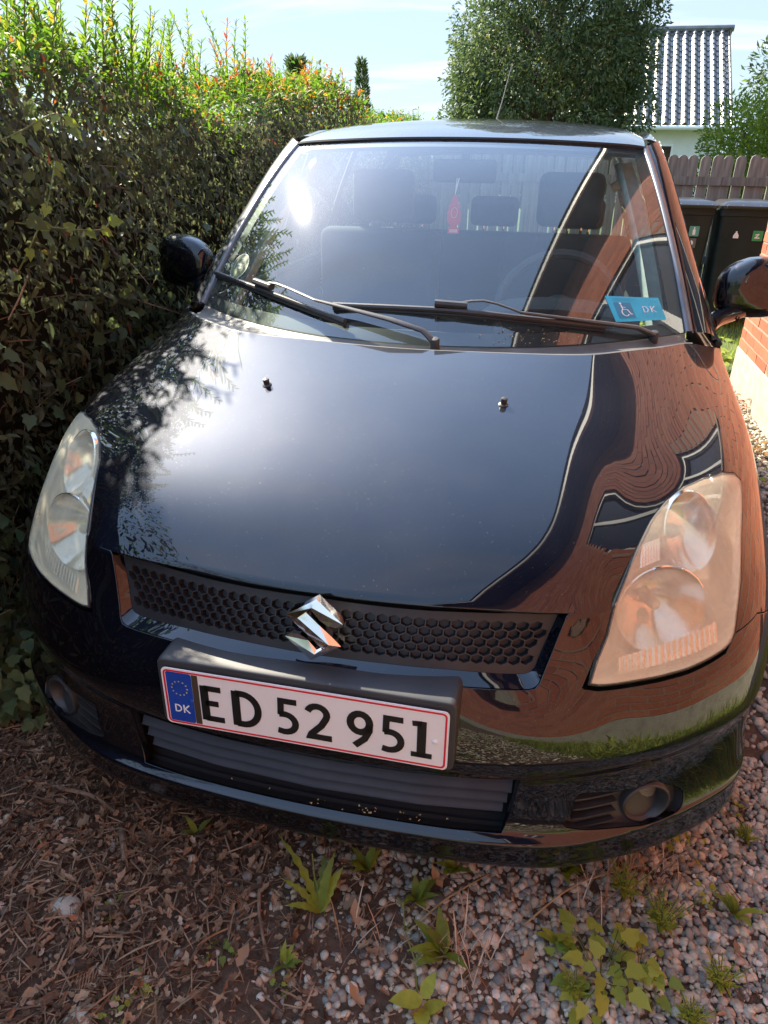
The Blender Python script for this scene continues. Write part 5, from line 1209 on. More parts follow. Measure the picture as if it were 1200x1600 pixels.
# ------------------------------------------------------------------ the brick house on the driver side
WX, WY0, WY1, WZ = 1.60, -7.5, 4.32, 3.95
house = empty('brick_house', (3.5, -1.5, 0), 'red brick house with concrete plinth and dark boarded eaves beside the car', 'house')
wins = [(.40, 2.15, 1.45, 2.80), (-3.6, -2.4, 1.15, 2.4)]
def house_parts():
    # mortar face with the window openings left out
    b = MB(); ys = sorted({WY0, WY1, *[w[0] for w in wins], *[w[1] for w in wins]}); zs = sorted({.27, WZ, *[w[2] for w in wins], *[w[3] for w in wins]})
    for i in range(len(ys)-1):
        for j in range(len(zs)-1):
            yc, zc = (ys[i]+ys[i+1])/2, (zs[j]+zs[j+1])/2
            if any(w[0] < yc < w[1] and w[2] < zc < w[3] for w in wins): continue
            b.add([(WX-.0042, ys[i+1], zs[j]), (WX-.0042, ys[i], zs[j]), (WX-.0042, ys[i], zs[j+1]), (WX-.0042, ys[i+1], zs[j+1])], [(0, 1, 2, 3)])
    b.add([(WX+.008, WY1-.008, .27), (8.5, WY1-.008, .27), (8.5, WY1-.008, WZ), (WX+.008, WY1-.008, WZ)], [(3, 2, 1, 0)])
    b.add([(8.5, WY0, .27), (WX+.008, WY0, .27), (WX+.008, WY0, WZ), (8.5, WY0, WZ)], [(3, 2, 1, 0)])
    b.build('wall', M['mortar'], house)
    b = MB(); b.box((WX-.015, WY0, -.3), (8.5, WY1+.01, .268)); b.build('plinth', M['concrete'], house, bevel=.008)
    bl, bh, jt = .228, .054, .0125; course = 0; z = .272; inv = world_of(house).inverted()
    big = []; VS = []; TS = []
    shapes = []
    for k in range(8):
        r = np.random.default_rng(k); V = np.array([(x, y, z_) for z_ in (0, 1) for (x, y) in ((0, 0), (1, 0), (1, 1), (0, 1))], float)
        shapes.append(V)
    Fb = np.array([(0, 3, 2, 1), (4, 5, 6, 7), (0, 1, 5, 4), (1, 2, 6, 5), (2, 3, 7, 6), (3, 0, 4, 7)])
    def brick_me(L, half):
        me_ = []
        for k in range(5):
            bm = bmesh.new(); bmesh.ops.create_cube(bm, size=1); r = random.Random(k)
            for v in bm.verts: v.co = Vector((v.co.x*.05, v.co.y*L, v.co.z*bh))+Vector((r.uniform(-1, 1), r.uniform(-1, 1), r.uniform(-1, 1)))*.0018
            me = bpy.data.meshes.new('brick'); bm.to_mesh(me); bm.free(); at_ = me.attributes.new('tint', 'FLOAT', 'POINT'); at_.data.foreach_set('value', [r.random()]*len(me.vertices)); me.materials.append(M['brick']); me_.append(me)
        return me_
    full = brick_me(bl, False); halfm = brick_me(.108, True)
    nobj = 0
    while z+bh < WZ-.02:
        y = WY1-.004; first = True; r = random.Random(course)
        L = .108 if course % 2 else bl
        while y-L > WY0:
            y0, y1 = y-L, y; zc = z+bh/2
            inside = any(w[0]-.02 < (y0+y1)/2 < w[1]+.02 and w[2]-.02 < zc < w[3]+.02 for w in wins)
            if not inside:
                xo = WX+.018+r.uniform(-.0010, .0010)
                if y1 > 3.0 and z < 1.75 and nobj < 298:
                    o = bpy.data.objects.new('brick', r.choice(full if L > .2 else halfm)); COL.objects.link(o); o.parent = house; o.matrix_parent_inverse = inv
                    o.location = (xo, (y0+y1)/2, zc); o.rotation_euler = (r.gauss(0, .004), 0, r.gauss(0, .006)); nobj += 1
                else:
                    V = np.array([(x, yy, zz) for zz in (z, z+bh) for (x, yy) in ((xo-.025, y0), (xo+.025, y0), (xo+.025, y1), (xo-.025, y1))])+np.random.default_rng(int(course*997+y*100+5000)).uniform(-.0015, .0015, (8, 3)); VS.append(V); TS += [r.random()]*8
            y = y0-jt; L = bl
        # end wall facing the garden
        x = WX+.0; L = bl if course % 2 else .108
        while x+L < 8.4 and course >= 0:
            V = np.array([(xx, yy, zz) for zz in (z, z+bh) for (xx, yy) in ((x+.03 if x < WX+.02 else x, WY1-.02), (x+L, WY1-.02), (x+L, WY1+.012), (x+.03 if x < WX+.02 else x, WY1+.012))]); VS.append(V); TS += [r.random()]*8; x += L+jt; L = bl
        z += bh+jt; course += 1
    n = len(VS); V = np.vstack(VS); F = (Fb[None]+(np.arange(n)*8)[:, None, None]).reshape(-1, 4); me = np_mesh(V, F, np.array(TS)); link(me, 'brick_courses', M['brick'], house)['kind'] = 'stuff'
    # eaves: boarded soffit, fascia, gutter, roof
    x0 = 1.14
    for k in range(5):
        xa = x0+.03+k*.087; b = MB(); b.box((xa, WY0, WZ), (xa+.083, WY1+.35, WZ+.02)); b.build('soffit_board', M['soffit'], house)
    b = MB(); b.box((x0, WY0, WZ-.02), (x0+.026, WY1+.36, WZ+.13)); b.build('fascia', M['white_paint'], house)
    b = MB(); b.add([(x0-.03, WY0, WZ+.135), (x0-.03, WY1+.36, WZ+.135), (5.1, WY1+.36, WZ+3.0), (5.1, WY0, WZ+3.0), (9.2, WY0, WZ+.2), (9.2, WY1+.36, WZ+.2)], [(0, 3, 2, 1), (3, 4, 5, 2), (1, 2, 5), (0, 4, 3)]); b.build('roof', M['roof_tile_house'], house)
    # windows: frame, mullions, panes
    for (ya, yb, za, zb) in wins:
        nm = 3 if yb-ya > 1.5 else 2; f = MB(); t = .055
        for lo, hi in (((ya, za), (ya+t, zb)), ((yb-t, za), (yb, zb)), ((ya+t, za), (yb-t, za+t)), ((ya+t, zb-t), (yb-t, zb))): f.box((WX+.02, lo[0], lo[1]), (WX+.075, hi[0], hi[1]))
        fr_ = f.build('window', M['white_paint'], house)
        for k in range(1, nm):
            yc = ya+(yb-ya)*k/nm; f = MB(); f.box((WX+.018, yc-.032, za+t), (WX+.073, yc+.032, zb-t)); f.build('mullion', M['white_paint'], fr_)
        for k in range(nm):
            f = MB(); a_, b_ = ya+(yb-ya)*k/nm, ya+(yb-ya)*(k+1)/nm; f.add([(WX+.055, b_, za), (WX+.055, a_, za), (WX+.055, a_, zb), (WX+.055, b_, zb)], [(0, 1, 2, 3)]); f.build('pane', M['window_glass'], fr_)
        f = MB(); f.box((WX-.045, ya-.03, za-.045), (WX+.06, yb+.03, za-.002)); f.build('sill', M['concrete'], fr_)
        f = MB(); f.box((WX+.0, ya-.015, zb+.001), (WX+.06, yb+.015, zb+.03)); f.build('lintel_trim', M['soffit'], fr_)
house_parts()
# ------------------------------------------------------------------ picket fence
fence = empty('picket_fence', (1.2, 7.2, 0), 'weathered grey-brown picket fence with rounded tops behind the wheelie bins', 'fence')
def pickets():
    mes = []
    for k in range(4):
        r = random.Random(k); w, h = .0455, 1.42; pts = [(-w, 0), (w, 0), (w, h-w)]+[(w*math.cos(a), h-w+w*math.sin(a)) for a in np.linspace(.35, PI-.35, 6)]+[(-w, h-w)]
        n = len(pts); V = [(x+r.uniform(-.001, .001), -.011, z) for x, z in pts]+[(x, .011, z) for x, z in pts]; F = [tuple(range(n)), tuple(range(2*n-1, n-1, -1))]+[(i, n+i, n+(i+1) % n, (i+1) % n) for i in range(n)]
        F = [f[::-1] if i >= 2 else f for i, f in enumerate(F)]
        me = pydata(V, F, 'picket'); me.materials.append(M['wood']); mes.append(me)
    inv = world_of(fence).inverted()
    for k in range(44):
        o = bpy.data.objects.new('picket', rnd.choice(mes)); COL.objects.link(o); o.parent = fence; o.matrix_parent_inverse = inv
        o.location = (-1.3+k*.1045, 7.2, rnd.uniform(-.012, .012)+.01); o.rotation_euler = (0, rnd.gauss(0, .008), 0)
    for z in (1.17, .45):
        b = MB(); b.box((-1.4, 7.172, z), (3.4, 7.188, z+.075)); b.build('rail', M['wood'], fence)
    b = MB(); b.box((1.05, 7.16, .84), (1.52, 7.171, .93)); b.build('short_board', M['wood'], fence)
pickets()
# ------------------------------------------------------------------ wheelie bins
def make_bin():
    t = empty('wheelie_bin', (0, 0, 0)); b = MB()
    def ring(w, d, z, yo, r=.03): return [(x, y+yo, z) for x, y in rrect(-w, -d, w, d, r, 3)]
    rings = [ring(.185, .20, .06, .02), ring(.20, .225, .30, .01), ring(.228, .262, .93, 0), ring(.240, .275, .935, 0), ring(.240, .275, .99, 0)]; n = len(rings[0]); V = [v for r in rings for v in r]
    F = [tuple(range(n-1, -1, -1))]+[(q*n+i, q*n+(i+1) % n, (q+1)*n+(i+1) % n, (q+1)*n+i) for q in range(4) for i in range(n)]; b.add(V, F); b.build('body', M['bin'], t, smooth=True)
    b = MB(); rings = [ring(.245, .285, .992, -.005), ring(.248, .288, 1.015, -.005), ring(.215, .25, 1.045, 0), ring(.12, .14, 1.058, 0)]; V = [v for r in rings for v in r]; F = [(q*n+i, q*n+(i+1) % n, (q+1)*n+(i+1) % n, (q+1)*n+i) for q in range(3) for i in range(n)]+[tuple(3*n+i for i in range(n)), tuple(range(n-1, -1, -1))]
    b.add(V, F); lid = b.build('lid', M['bin_lid'], t, smooth=True)
    b = MB(); b.tube([(-.20, -.315, 1.01), (.20, -.315, 1.01)], .013, 8)
    for x in (-.19, -.07, .07, .19): b.tube([(x, -.315, 1.01), (x, -.27, 1.02)], .010, 6)
    b.build('handle', M['bin_lid'], lid, smooth=True)
    for sx in (-1, 1):
        b = MB(); b.lathe([(.0001, .02), (.06, .022), (.095, .018), (.1, 0), (.095, -.02)], frame((sx*.235, .22, .10), (sx, 0, 0)), 20); b.build('wheel', M['tyre'], t, smooth=True)
    return t
bin1 = make_bin(); bin2 = copy_tree(bin1); bin3 = copy_tree(bin1)
for bn, x, y, rz, lb in ((bin1, 1.405, 6.62, .03, 'black wheelie bin with a teal sticker over a grey one, left of its neighbour'), (bin2, 1.935, 6.60, -.05, 'black wheelie bin with a white bottle symbol, partly behind the brick corner'), (bin3, 2.50, 6.65, .0, 'black wheelie bin standing furthest right, hidden behind the brick house corner')):
    bn.location = (x, y, .02); bn.rotation_euler = (0, 0, rz); tag(bn, lb, 'wheelie bin', 'wheelie bins by the picket fence')
bpy.context.view_layer.update()
def sticker(bn, x, z, w, h, mat, name, glyph=None):
    T = bn.matrix_basis @ Matrix.Translation((x, -.262+(.93-z)*.048-.006, z)) @ Matrix.Rotation(PI/2-.05, 4, 'X')
    o = flat_poly(rrect(-w, -h, w, h, .006, 2), T, name, mat, bn, .002)
    if glyph: flat_poly(glyph, T @ Matrix.Translation((0, 0, .0022)), 'symbol', M['print_white'], o, .001)
    return o
bottle = [(-.012, -.03), (.012, -.03), (.012, .008), (.005, .018), (.005, .034), (-.005, .034), (-.005, .018), (-.012, .008)]
bag = [(-.022, -.025), (.022, -.025), (.022, -.004), (.012, .016), (.006, .022), (.008, .032), (-.008, .032), (-.006, .022), (-.012, .016), (-.022, -.004)]
sticker(bin1, .085, .80, .042, .042, M['teal'], 'bin_sticker', bottle); sticker(bin1, .078, .70, .040, .040, M['grey_label'], 'bin_sticker', [(-.016, -.016), (.012, -.016), (.018, .004), (.006, .022), (-.012, .018), (-.004, .004)]); sticker(bin1, -.16, .80, .035, .05, M['dry'], 'bin_sticker')
sticker(bin2, -.075, .78, .001, .001, M['print_white'], 'bin_sticker', bag); sticker(bin2, .10, .78, .042, .042, M['green_label'], 'bin_sticker', [(-.02, .012), (.012, .018), (.012, .008), (-.006, -.012), (.018, -.012), (.018, -.022), (-.022, -.022), (-.022, -.014), (-.002, .006), (-.02, .004)])
# ------------------------------------------------------------------ white house behind
wh = empty('white_house', (1, 30, 0), 'white rendered house with a steep glazed tile roof beyond the fence', 'house')
def white_house():
    x0, x1, y0, ye, ze, yr, zr = -3.7, 5.45, 27.4, 27.0, 2.42, 31.0, 5.52
    b = MB(); b.box((x0+.2, y0, 0), (x1-.25, 34.6, ze-.02)); b.build('wall', M['house_white'], wh)
    b = MB(); b.add([(x1-.25, y0, ze-.1), (x1-.25, yr, zr-.15), (x1-.25, 34.6, ze-.1)], [(0, 2, 1)]); b.build('gable', M['house_white'], wh)
    # rows of wavy tiles: each course a step, each column a roll
    tw, nrow = .30, 17; ncol = int((x1-x0)/tw); sub = 6; V = []; F = []
    xs = np.linspace(x0, x0+ncol*tw, ncol*sub+1); wav = .055*np.maximum(np.sin((xs-x0)/tw*2*PI), -.8)
    sl = np.array([0, yr-ye, zr-ze]); Ls = np.linalg.norm(sl); d = sl/Ls; nn = np.array([0, -d[2], d[1]])
    for r in range(nrow):
        for e, up in ((0, .028), (1, .0)):
            base = np.array([0, ye, ze])+d*Ls*(r+e)/nrow; P = np.stack([xs, np.full_like(xs, base[1]), np.full_like(xs, base[2])], 1)+nn[None]*(wav+up)[:, None]; V.append(P)
        b0 = (2*r)*len(xs)
        for i in range(len(xs)-1): F.append((b0+i, b0+i+1, b0+len(xs)+i+1, b0+len(xs)+i))
        if r: 
            p0 = (2*r-1)*len(xs)
            for i in range(len(xs)-1): F.append((p0+i, p0+i+1, b0+i+1, b0+i))
    me = np_mesh(np.vstack(V), np.array(F)); link(me, 'roof', M['roof_tile'], wh)
    b = MB(); b.add([(x0, yr, zr), (x1, yr, zr), (x1, 35, ze), (x0, 35, ze)], [(0, 1, 2, 3)]); b.build('rear_roof_slope', M['roof_tile'], wh)
    b = MB(); b.tube([(x0-.03, yr, zr+.02), (x1+.02, yr, zr+.02)], .11, 8); b.build('ridge_tiles', M['roof_tile'], wh, smooth=True)
    b = MB(); b.tube([(x0, ye-.08, ze-.10), (x1, ye-.08, ze-.10)], .07, 8); b.build('gutter', M['white_paint'], wh, smooth=True)
    b = MB(); b.box((x0, ye+.02, ze-.17), (x1, y0-.002, ze-.11)); b.build('soffit', M['white_paint'], wh)
    b = MB(); b.add([(x1-.12, ye-.05, ze-.08), (x1-.12, yr, zr-.1), (x1-.12, yr, zr+.12), (x1-.12, ye-.05, ze+.1)], [(0, 1, 2, 3)]); b.build('verge_board', M['grey_metal'], wh)
    for xc in (3.42, .2, -2.4):
        f = MB(); f.box((xc-.29, y0-.04, .9), (xc+.29, y0-.002, 1.86)); w_ = f.build('window', M['white_paint'], wh); f = MB(); f.add([(xc-.22, y0-.045, .97), (xc+.22, y0-.045, .97), (xc+.22, y0-.045, 1.79), (xc-.22, y0-.045, 1.79)], [(0, 1, 2, 3)]); f.build('pane', M['window_glass'], w_)
white_house()
# ------------------------------------------------------------------ big evergreen, garden bush, far greenery
def crown(t, clumps, n, size, mat, tint0=.4, name='crown', seed=1, tpl=TPL_SIMPLE, hang=0., wdt=.8):
    r = np.random.default_rng(seed); C = np.array([c[:3] for c in clumps]); Rr = np.array([c[3] for c in clumps]); pr = Rr**2/np.sum(Rr**2); k = r.choice(len(C), n, p=pr)
    d = r.normal(0, 1, (n, 3)); d /= np.linalg.norm(d, axis=1)[:, None]; q = r.uniform(.45, 1.0, n)**.5
    P = C[k]+d*(Rr[k]*q)[:, None]*np.array([1, 1, 1.15]); D = d+r.normal(0, .6, (n, 3))+np.array([0, 0, -hang]); N = d+r.normal(0, .5, (n, 3))
    leaf_object(name, [(tpl, P, D, N, size*r.uniform(.6, 1.4, n), np.full(n, wdt), np.clip(r.normal(tint0, .2, n)+.25*(q-.8), 0, 1))], mat, t)
tree = empty('evergreen_tree', (-.05, 11.3, 0), 'large dense dark evergreen tree behind the car roof', 'tree')
b = MB(); b.tube([(-.05, 11.3, 0), (-.08, 11.3, 1.5), (0, 11.35, 3.2), (.05, 11.3, 5.2)], [.15, .12, .08, .03], 10); b.build('trunk', M['bark'], tree, smooth=True)
cl = []; r2 = random.Random(5)
for k in range(290):
    z = r2.uniform(1.0, 5.9) if k < 230 else r2.uniform(1.0, 2.6); R0 = 1.48*(1-max(0, (z-3.9)/2.6)**2)*(1-.12*max(0, (2.0-z)/1.1)); a = r2.uniform(0, 2*PI); rr = R0*r2.uniform(.55, 1)**.6*.88; cl.append((-.08+rr*math.cos(a), 11.3+rr*math.sin(a)*.9, z, r2.uniform(.20, .42)))
b = MB()
for c in cl[:70]: b.tube([(-.05, 11.3, c[2]-.5), ((c[0]-.05)/2, (c[1]+11.3)/2, c[2]-.22), c[:3]], [.045, .03, .012], 6)
b.build('limbs', M['bark'], tree)
crown(tree, cl, 120000, .07, M['conifer'], .46, hang=.5)
bush = empty('garden_bush', (3.0, 9.6, 0), 'loose yellow-green bush leaning over the fence at the right edge', 'bush')
cl = []
for k in range(60): a = r2.uniform(0, 2*PI); z = r2.uniform(.3, 2.1); rr = 1.15*math.sqrt(max(.05, 1-((z-1.0)/1.35)**2))*r2.uniform(.5, 1); cl.append((3.05+rr*math.cos(a), 9.6+rr*math.sin(a), z, r2.uniform(.22, .40)))
cl += [(2.25, 9.2, 1.75, .14), (2.12, 9.1, 1.62, .10), (1.98, 9.1, 1.55, .08), (2.5, 9.3, 2.1, .13)]
b = MB()
for c in cl[::3]: b.tube([(3.05, 9.6, .0), ((c[0]+3.05)/2, (c[1]+9.6)/2, c[2]*.6), c[:3]], [.03, .018, .006], 5)
b.build('stems', M['bark'], bush); crown(bush, cl, 34000, .06, M['bush'], .45, 'foliage', 2)
far = empty('dark_shrub', (5.2, 12.5, 0), 'dark green shrub behind the yellow-green bush', 'shrub')
cl = [(4.3+r2.uniform(-1.2, 1.6), 13+r2.uniform(-.6, .6), r2.uniform(.4, 2.6), r2.uniform(.3, .5)) for k in range(40)]; crown(far, cl, 9000, .1, M['conifer'], .35, 'foliage', 3)
# hedge line far behind the camera and the end of the drive, seen only in reflections
back = empty('boundary_hedge', (0, -11, 0), 'green boundary hedge across the far side of the road', 'hedge')
cl = [(r2.uniform(-12, 12), -11+r2.uniform(-.5, .5), r2.uniform(.3, 1.9), r2.uniform(.4, .6)) for k in range(90)]; crown(back, cl, 9000, .2, M['bush'], .3, 'foliage', 4)
# ------------------------------------------------------------------ gravel and litter
def stones():
    def ico(sub, seeds):
        out = []
        for s_ in seeds:
            bm = bmesh.new(); bmesh.ops.create_icosphere(bm, subdivisions=sub, radius=1); r = random.Random(s_); ph = [r.uniform(0, 6) for _ in range(6)]
            cuts = [(Vector((r.gauss(0, 1), r.gauss(0, 1), r.gauss(0, 1))).normalized(), r.uniform(.68, .9)) for _ in range(6)]
            for v in bm.verts:
                c = v.co.copy(); f = 1+.10*math.sin(c.x*3+ph[0])+.08*math.sin(c.y*4+ph[1])+.06*math.sin(c.z*5+ph[2]); c = c*f
                for nrm, dd in cuts:
                    e = c.dot(nrm)-dd
                    if e > 0: c = c-nrm*e*.85
                v.co = c
            out.append((np.array([tuple(v.co) for v in bm.verts]), np.array([[v.index for v in f.verts] for f in bm.faces]))); bm.free()
        return out
    hi = ico(2, range(10)); lo = ico(1, range(10, 18))
    def scatter(n, x0, x1, y0, y1, shapes, dens, smin, smax, ztop=.0):
        P = np.stack([U(x0, x1, n), U(y0, y1, n)], 1); P = P[U(0, 1, n) < dens(P[:, 0], P[:, 1])]; n = len(P); VS, FS, TS = [], [], []; b_ = 0
        s = smin+(smax-smin)*U(0, 1, n)**1.9; asp = U(.62, 1, n); flat = U(.5, .85, n); a = U(0, 2*PI, n); tilt = G_(0, .25, (n, 2)); kind = rng.integers(0, len(shapes), n); tint = np.clip(np.where(U(0, 1, n) < .25, U(0, 1, n), G_(.52, .22, n)), 0, 1)
        for k in range(len(shapes)):
            ii = np.where(kind == k)[0]; V0, F0 = shapes[k]; m_ = len(ii)
            if not m_: continue
            V = V0[None]*np.stack([s[ii], s[ii]*asp[ii], s[ii]*flat[ii]], 1)[:, None, :]
            ca, sa = np.cos(a[ii])[:, None], np.sin(a[ii])[:, None]; x, y, z = V[..., 0], V[..., 1], V[..., 2]
            z2 = z+x*tilt[ii, 0][:, None]+y*tilt[ii, 1][:, None]; X = x*ca-y*sa+P[ii, 0][:, None]; Y = x*sa+y*ca+P[ii, 1][:, None]; Z = z2+(s[ii]*flat[ii]*U(.0, .75, m_)+ztop)[:, None]
            VS.append(np.stack([X, Y, Z], 2).reshape(-1, 3)); FS.append((F0[None]+(np.arange(m_)*len(V0))[:, None, None]).reshape(-1, 3)+b_); TS.append(np.repeat(tint[ii], len(V0))); b_ += m_*len(V0)
        return np.vstack(VS), np.vstack(FS), np.concatenate(TS)
    dn = lambda x, y: np.clip((x+.22+.22*fbm(x*5, y*5, 2))/.55, .03, 1)*np.where(fbm(x*7, y*6, 5) > .55, .5, 1)
    V, F, T = scatter(21000, -.8, 1.2, -.37, .66, hi, dn, .0048, .0130); Va, Fa, Ta = scatter(14000, -.8, 1.2, -.37, .66, lo, dn, .004, .008, -.004); F = np.vstack([F, Fa+len(V)]); V = np.vstack([V, Va]); T = np.concatenate([T, Ta]); me = np_mesh(V, F, T); me.shade_smooth(); tag(link(me, 'gravel', M['pebble']), 'mixed grey, cream and reddish rounded gravel in front of the car', 'gravel', kind='stuff')
    V1, F1, T1 = scatter(9000, .8, 1.6, .7, 4.5, lo, lambda x, y: x*0+1, .008, .019); V2, F2, T2 = scatter(9000, -1.0, 1.6, -3.0, -.5, lo, lambda x, y: np.clip(dn(x, y)*.8, .2, 1), .010, .02)
    me = np_mesh(np.vstack([V1, V2]), np.vstack([F1, F2+len(V1)]), np.concatenate([T1, T2])); me.shade_smooth(); tag(link(me, 'gravel_strip', M['pebble']), 'gravel strip between the car and the brick wall', 'gravel', kind='stuff')
    # single larger stones
    for x, y, s, t, lb in ((-.49, -.12, .036, .55, 'large flat pale stone half buried in the litter at lower left'), (-.34, -.30, .030, .6, 'large rough stone at the bottom left corner of the litter'), (1.02, .66, .030, .2, 'large smooth brown stone at the right edge of the gravel'), (.245, .075, .020, .02, 'dark flat pebble among light gravel'), (.36, .02, .019, .95, 'bright white pebble among the gravel')):
        V0, F0 = hi[int(abs(x*10)) % 10]; V = V0*np.array([s, s*.8, s*.34]); me = np_mesh(V, F0, np.full(len(V), t)); me.shade_smooth(); o = link(me, 'stone', M['pebble']); o.location = (x, y, s*.25); o.rotation_euler = (.1, .05, x*7); tag(o, lb, 'stone')
stones()
def litter():
    sets = []
    n = 24000; x = U(-1.0, .95, n); y = U(-.5, .75, n); k = U(0, 1, n) < np.clip((.30-x+.25*fbm(x*5, y*5, 2))/.7, .035, 1); x, y = x[k], y[k]; n = len(x)
    P = np.stack([x, y, U(.002, .02, n)], 1); a = U(0, 2*PI, n); D = np.stack([np.cos(a), np.sin(a), G_(0, .25, n)], 1); N = np.array((0, 0, 1.))+G_(0, .38, (n, 3)); L = .008+.026*U(0, 1, n)**2.2
    sets.append((TPL_LITTER, P, D, N, L, U(.6, 1.3, n), U(0, 1, n)**1.25))
    n = 14000; x = U(-1.0, 1.0, n); y = U(-.5, .75, n); k = U(0, 1, n) < np.clip((.35-x+.25*fbm(x*5, y*5, 2))/.7, .08, 1); x, y = x[k], y[k]; n = len(x)
    P = np.stack([x, y, U(.006, .024, n)], 1); a = U(0, 2*PI, n); D = np.stack([np.cos(a), np.sin(a), G_(0, .16, n)], 1); N = np.array((0, 0, 1.))+G_(0, .5, (n, 3)); L = .02+.05*U(0, 1, n)**2
    sets.append((TPL_STRAW, P, D, N, L, U(1.0, 2.4, n), np.clip(.3+.5*U(0, 1, n), 0, 1)))
    n = 2500; x = U(-1.2, 1.6, n); y = U(-3, -.5, n); P = np.stack([x, y, U(.004, .02, n)], 1); a = U(0, 2*PI, n); D = np.stack([np.cos(a), np.sin(a), G_(0, .2, n)], 1); N = np.array((0, 0, 1.))+G_(0, .4, (n, 3)); sets.append((TPL_LITTER, P, D, N, .02+.03*U(0, 1, n), U(.7, 1.3, n), U(0, 1, n)))
    tag(leaf_object('leaf_litter', sets, M['litter'], smooth=False), 'brown leaf litter, needles and twig bits in front of the car', 'litter', kind='stuff')
litter()
def tufts(name, xy, h, per, mat, tint, label, spread=.02, wid=1.3):
    xy = np.array(xy); n = len(xy)*per; P = np.repeat(xy, per, 0)+G_(0, spread, (n, 2)); P = np.column_stack([P, np.zeros(n)]); a = U(0, 2*PI, n); D = np.stack([np.cos(a)*.5, np.sin(a)*.5, U(.6, 1.3, n)], 1); N = np.stack([-np.cos(a), -np.sin(a), np.full(n, .4)], 1)
    o = leaf_object(name, [(TPL_STRAW, P, D, N, h*U(.4, 1.2, n), np.full(n, wid), np.clip(G_(tint, .2, n), 0, 1))], mat); return tag(o, label, 'grass', kind='stuff')
tufts('grass', np.column_stack([U(-1, 1.55, 420), U(-3.2, -.55, 420)]), .06, 16, M['weed'], .45, 'short green grass growing through the drive in front of the car')
tufts('long_grass', np.column_stack([U(1.15, 1.57, 520), U(-2.4, 1.1, 520)]), .17, 18, M['weed'], .55, 'ragged green grass along the foot of the brick wall nearer the camera', .03)
tufts('dry_grass_stalks', [(.62, .24), (.66, .22), (.70, .25), (.58, .2), (.56, .12), (.30, -.02), (.33, -.06), (.12, -.06)], .10, 26, M['litter'], .9, 'dry brown grass stalks under the bumper corner', .025, .9)
tufts('lawn_grass', np.column_stack([U(.9, 3.2, 900), U(4.4, 7.0, 900)]), .07, 14, M['weed'], .5, 'sunlit grass between the brick house and the bins', .04)
# ------------------------------------------------------------------ weeds, one by one
def weed(name, x, y, label, cat='weed'): return empty(name, (x, y, 0), label, cat)
def blade_mesh(L, W, serr, curl, seed, tint):
    """long toothed leaf lying along +x, arching"""
    r = random.Random(seed); n = 13; V = []; F = []
    for i in range(n):
        t = i/(n-1); w = W*(math.sin(PI*min(1, t**.75))**.8+.06)*(1-serr*(i % 2)); zc = curl*math.sin(PI*t*.8)*L
        V += [(t*L*.95, w, zc+.12*w), (t*L, 0, zc-.05*w), (t*L*.95, -w, zc+.12*w)]
    for i in range(n-1):
        a = i*3; F += [(a, a+1, a+4), (a, a+4, a+3), (a+1, a+2, a+5), (a+1, a+5, a+4)]
    me = np_mesh(np.array(V), np.array(F), np.clip(np.full(len(V), tint)+np.array([r.uniform(-.06, .06) for _ in V]), 0, 1)); me.materials.append(M['weed']); me.shade_smooth(); return me
def add_obj(name, me, parent, loc, rot):
    o = bpy.data.objects.new(name, me); COL.objects.link(o); o.parent = parent; o.location = loc; o.rotation_euler = rot; return o
t = weed('dandelion_plant', .015, -.01, 'dandelion with long toothed yellow-green leaves just ahead of the number plate')
for k, (az, el, L, W, c) in enumerate(((150, 40, .18, .010, .5), (172, 30, .11, .010, .7), (98, 42, .12, .012, .15), (80, 48, .125, .011, .45), (62, 40, .10, .015, .8), (200, 20, .08, .009, .75), (120, 25, .07, .008, .5))):
    add_obj('leaf', blade_mesh(L, W, .55 if k < 3 else .25, .18, k, c), t, (0, 0, .004), (0, -R_(el), R_(az)))
b = MB(); b.tube([(.01, 0, 0), (-.02, .03, .07), (-.03, .05, .11)], .0016, 6); o = b.build('flower_stalk', M['stem'], None, smooth=True); o.parent = t
for nm_, x, y, sc, lb in (('dandelion_plant', .085, .10, .8, 'small leafy dandelion rosette under the middle of the bumper lip'), ('dandelion_plant', .26, .14, .7, 'drooping yellowish dandelion rosette under the bumper'), ('plantain_plant', .20, .06, .75, 'narrow dark green plantain leaves among brown leaves'), ('plantain_plant', .27, -.04, .9, 'upright plantain with pointed green leaves at the bottom edge'), ('dandelion_plant', .49, .03, .75, 'low spreading rosette of green leaves between the pale pebbles'), ('plantain_plant', .84, .18, .7, 'small dark toothed weed on the sunny gravel'), ('dandelion_plant', -.02, -.13, .5, 'tiny broad-leaved seedling on the litter'), ('dandelion_plant', .50, .20, .7, 'weed tucked against the bumper near the fog lamp'), ('plantain_plant', -.31, .10, .5, 'single pair of small oval leaves on bare litter')):
    t = weed(nm_, x, y, lb); r = random.Random(int(x*1000)); nl = 3 if 'pair' in lb else 8
    for k in range(nl): add_obj('leaf', blade_mesh(r.uniform(.06, .11)*sc, r.uniform(.010, .016)*sc, .3 if nm_[0] == 'd' else .04, .2, k, r.uniform(.2, .7)), t, (0, 0, .006), (0, -R_(r.uniform(15, 60)), r.uniform(0, 2*PI)))
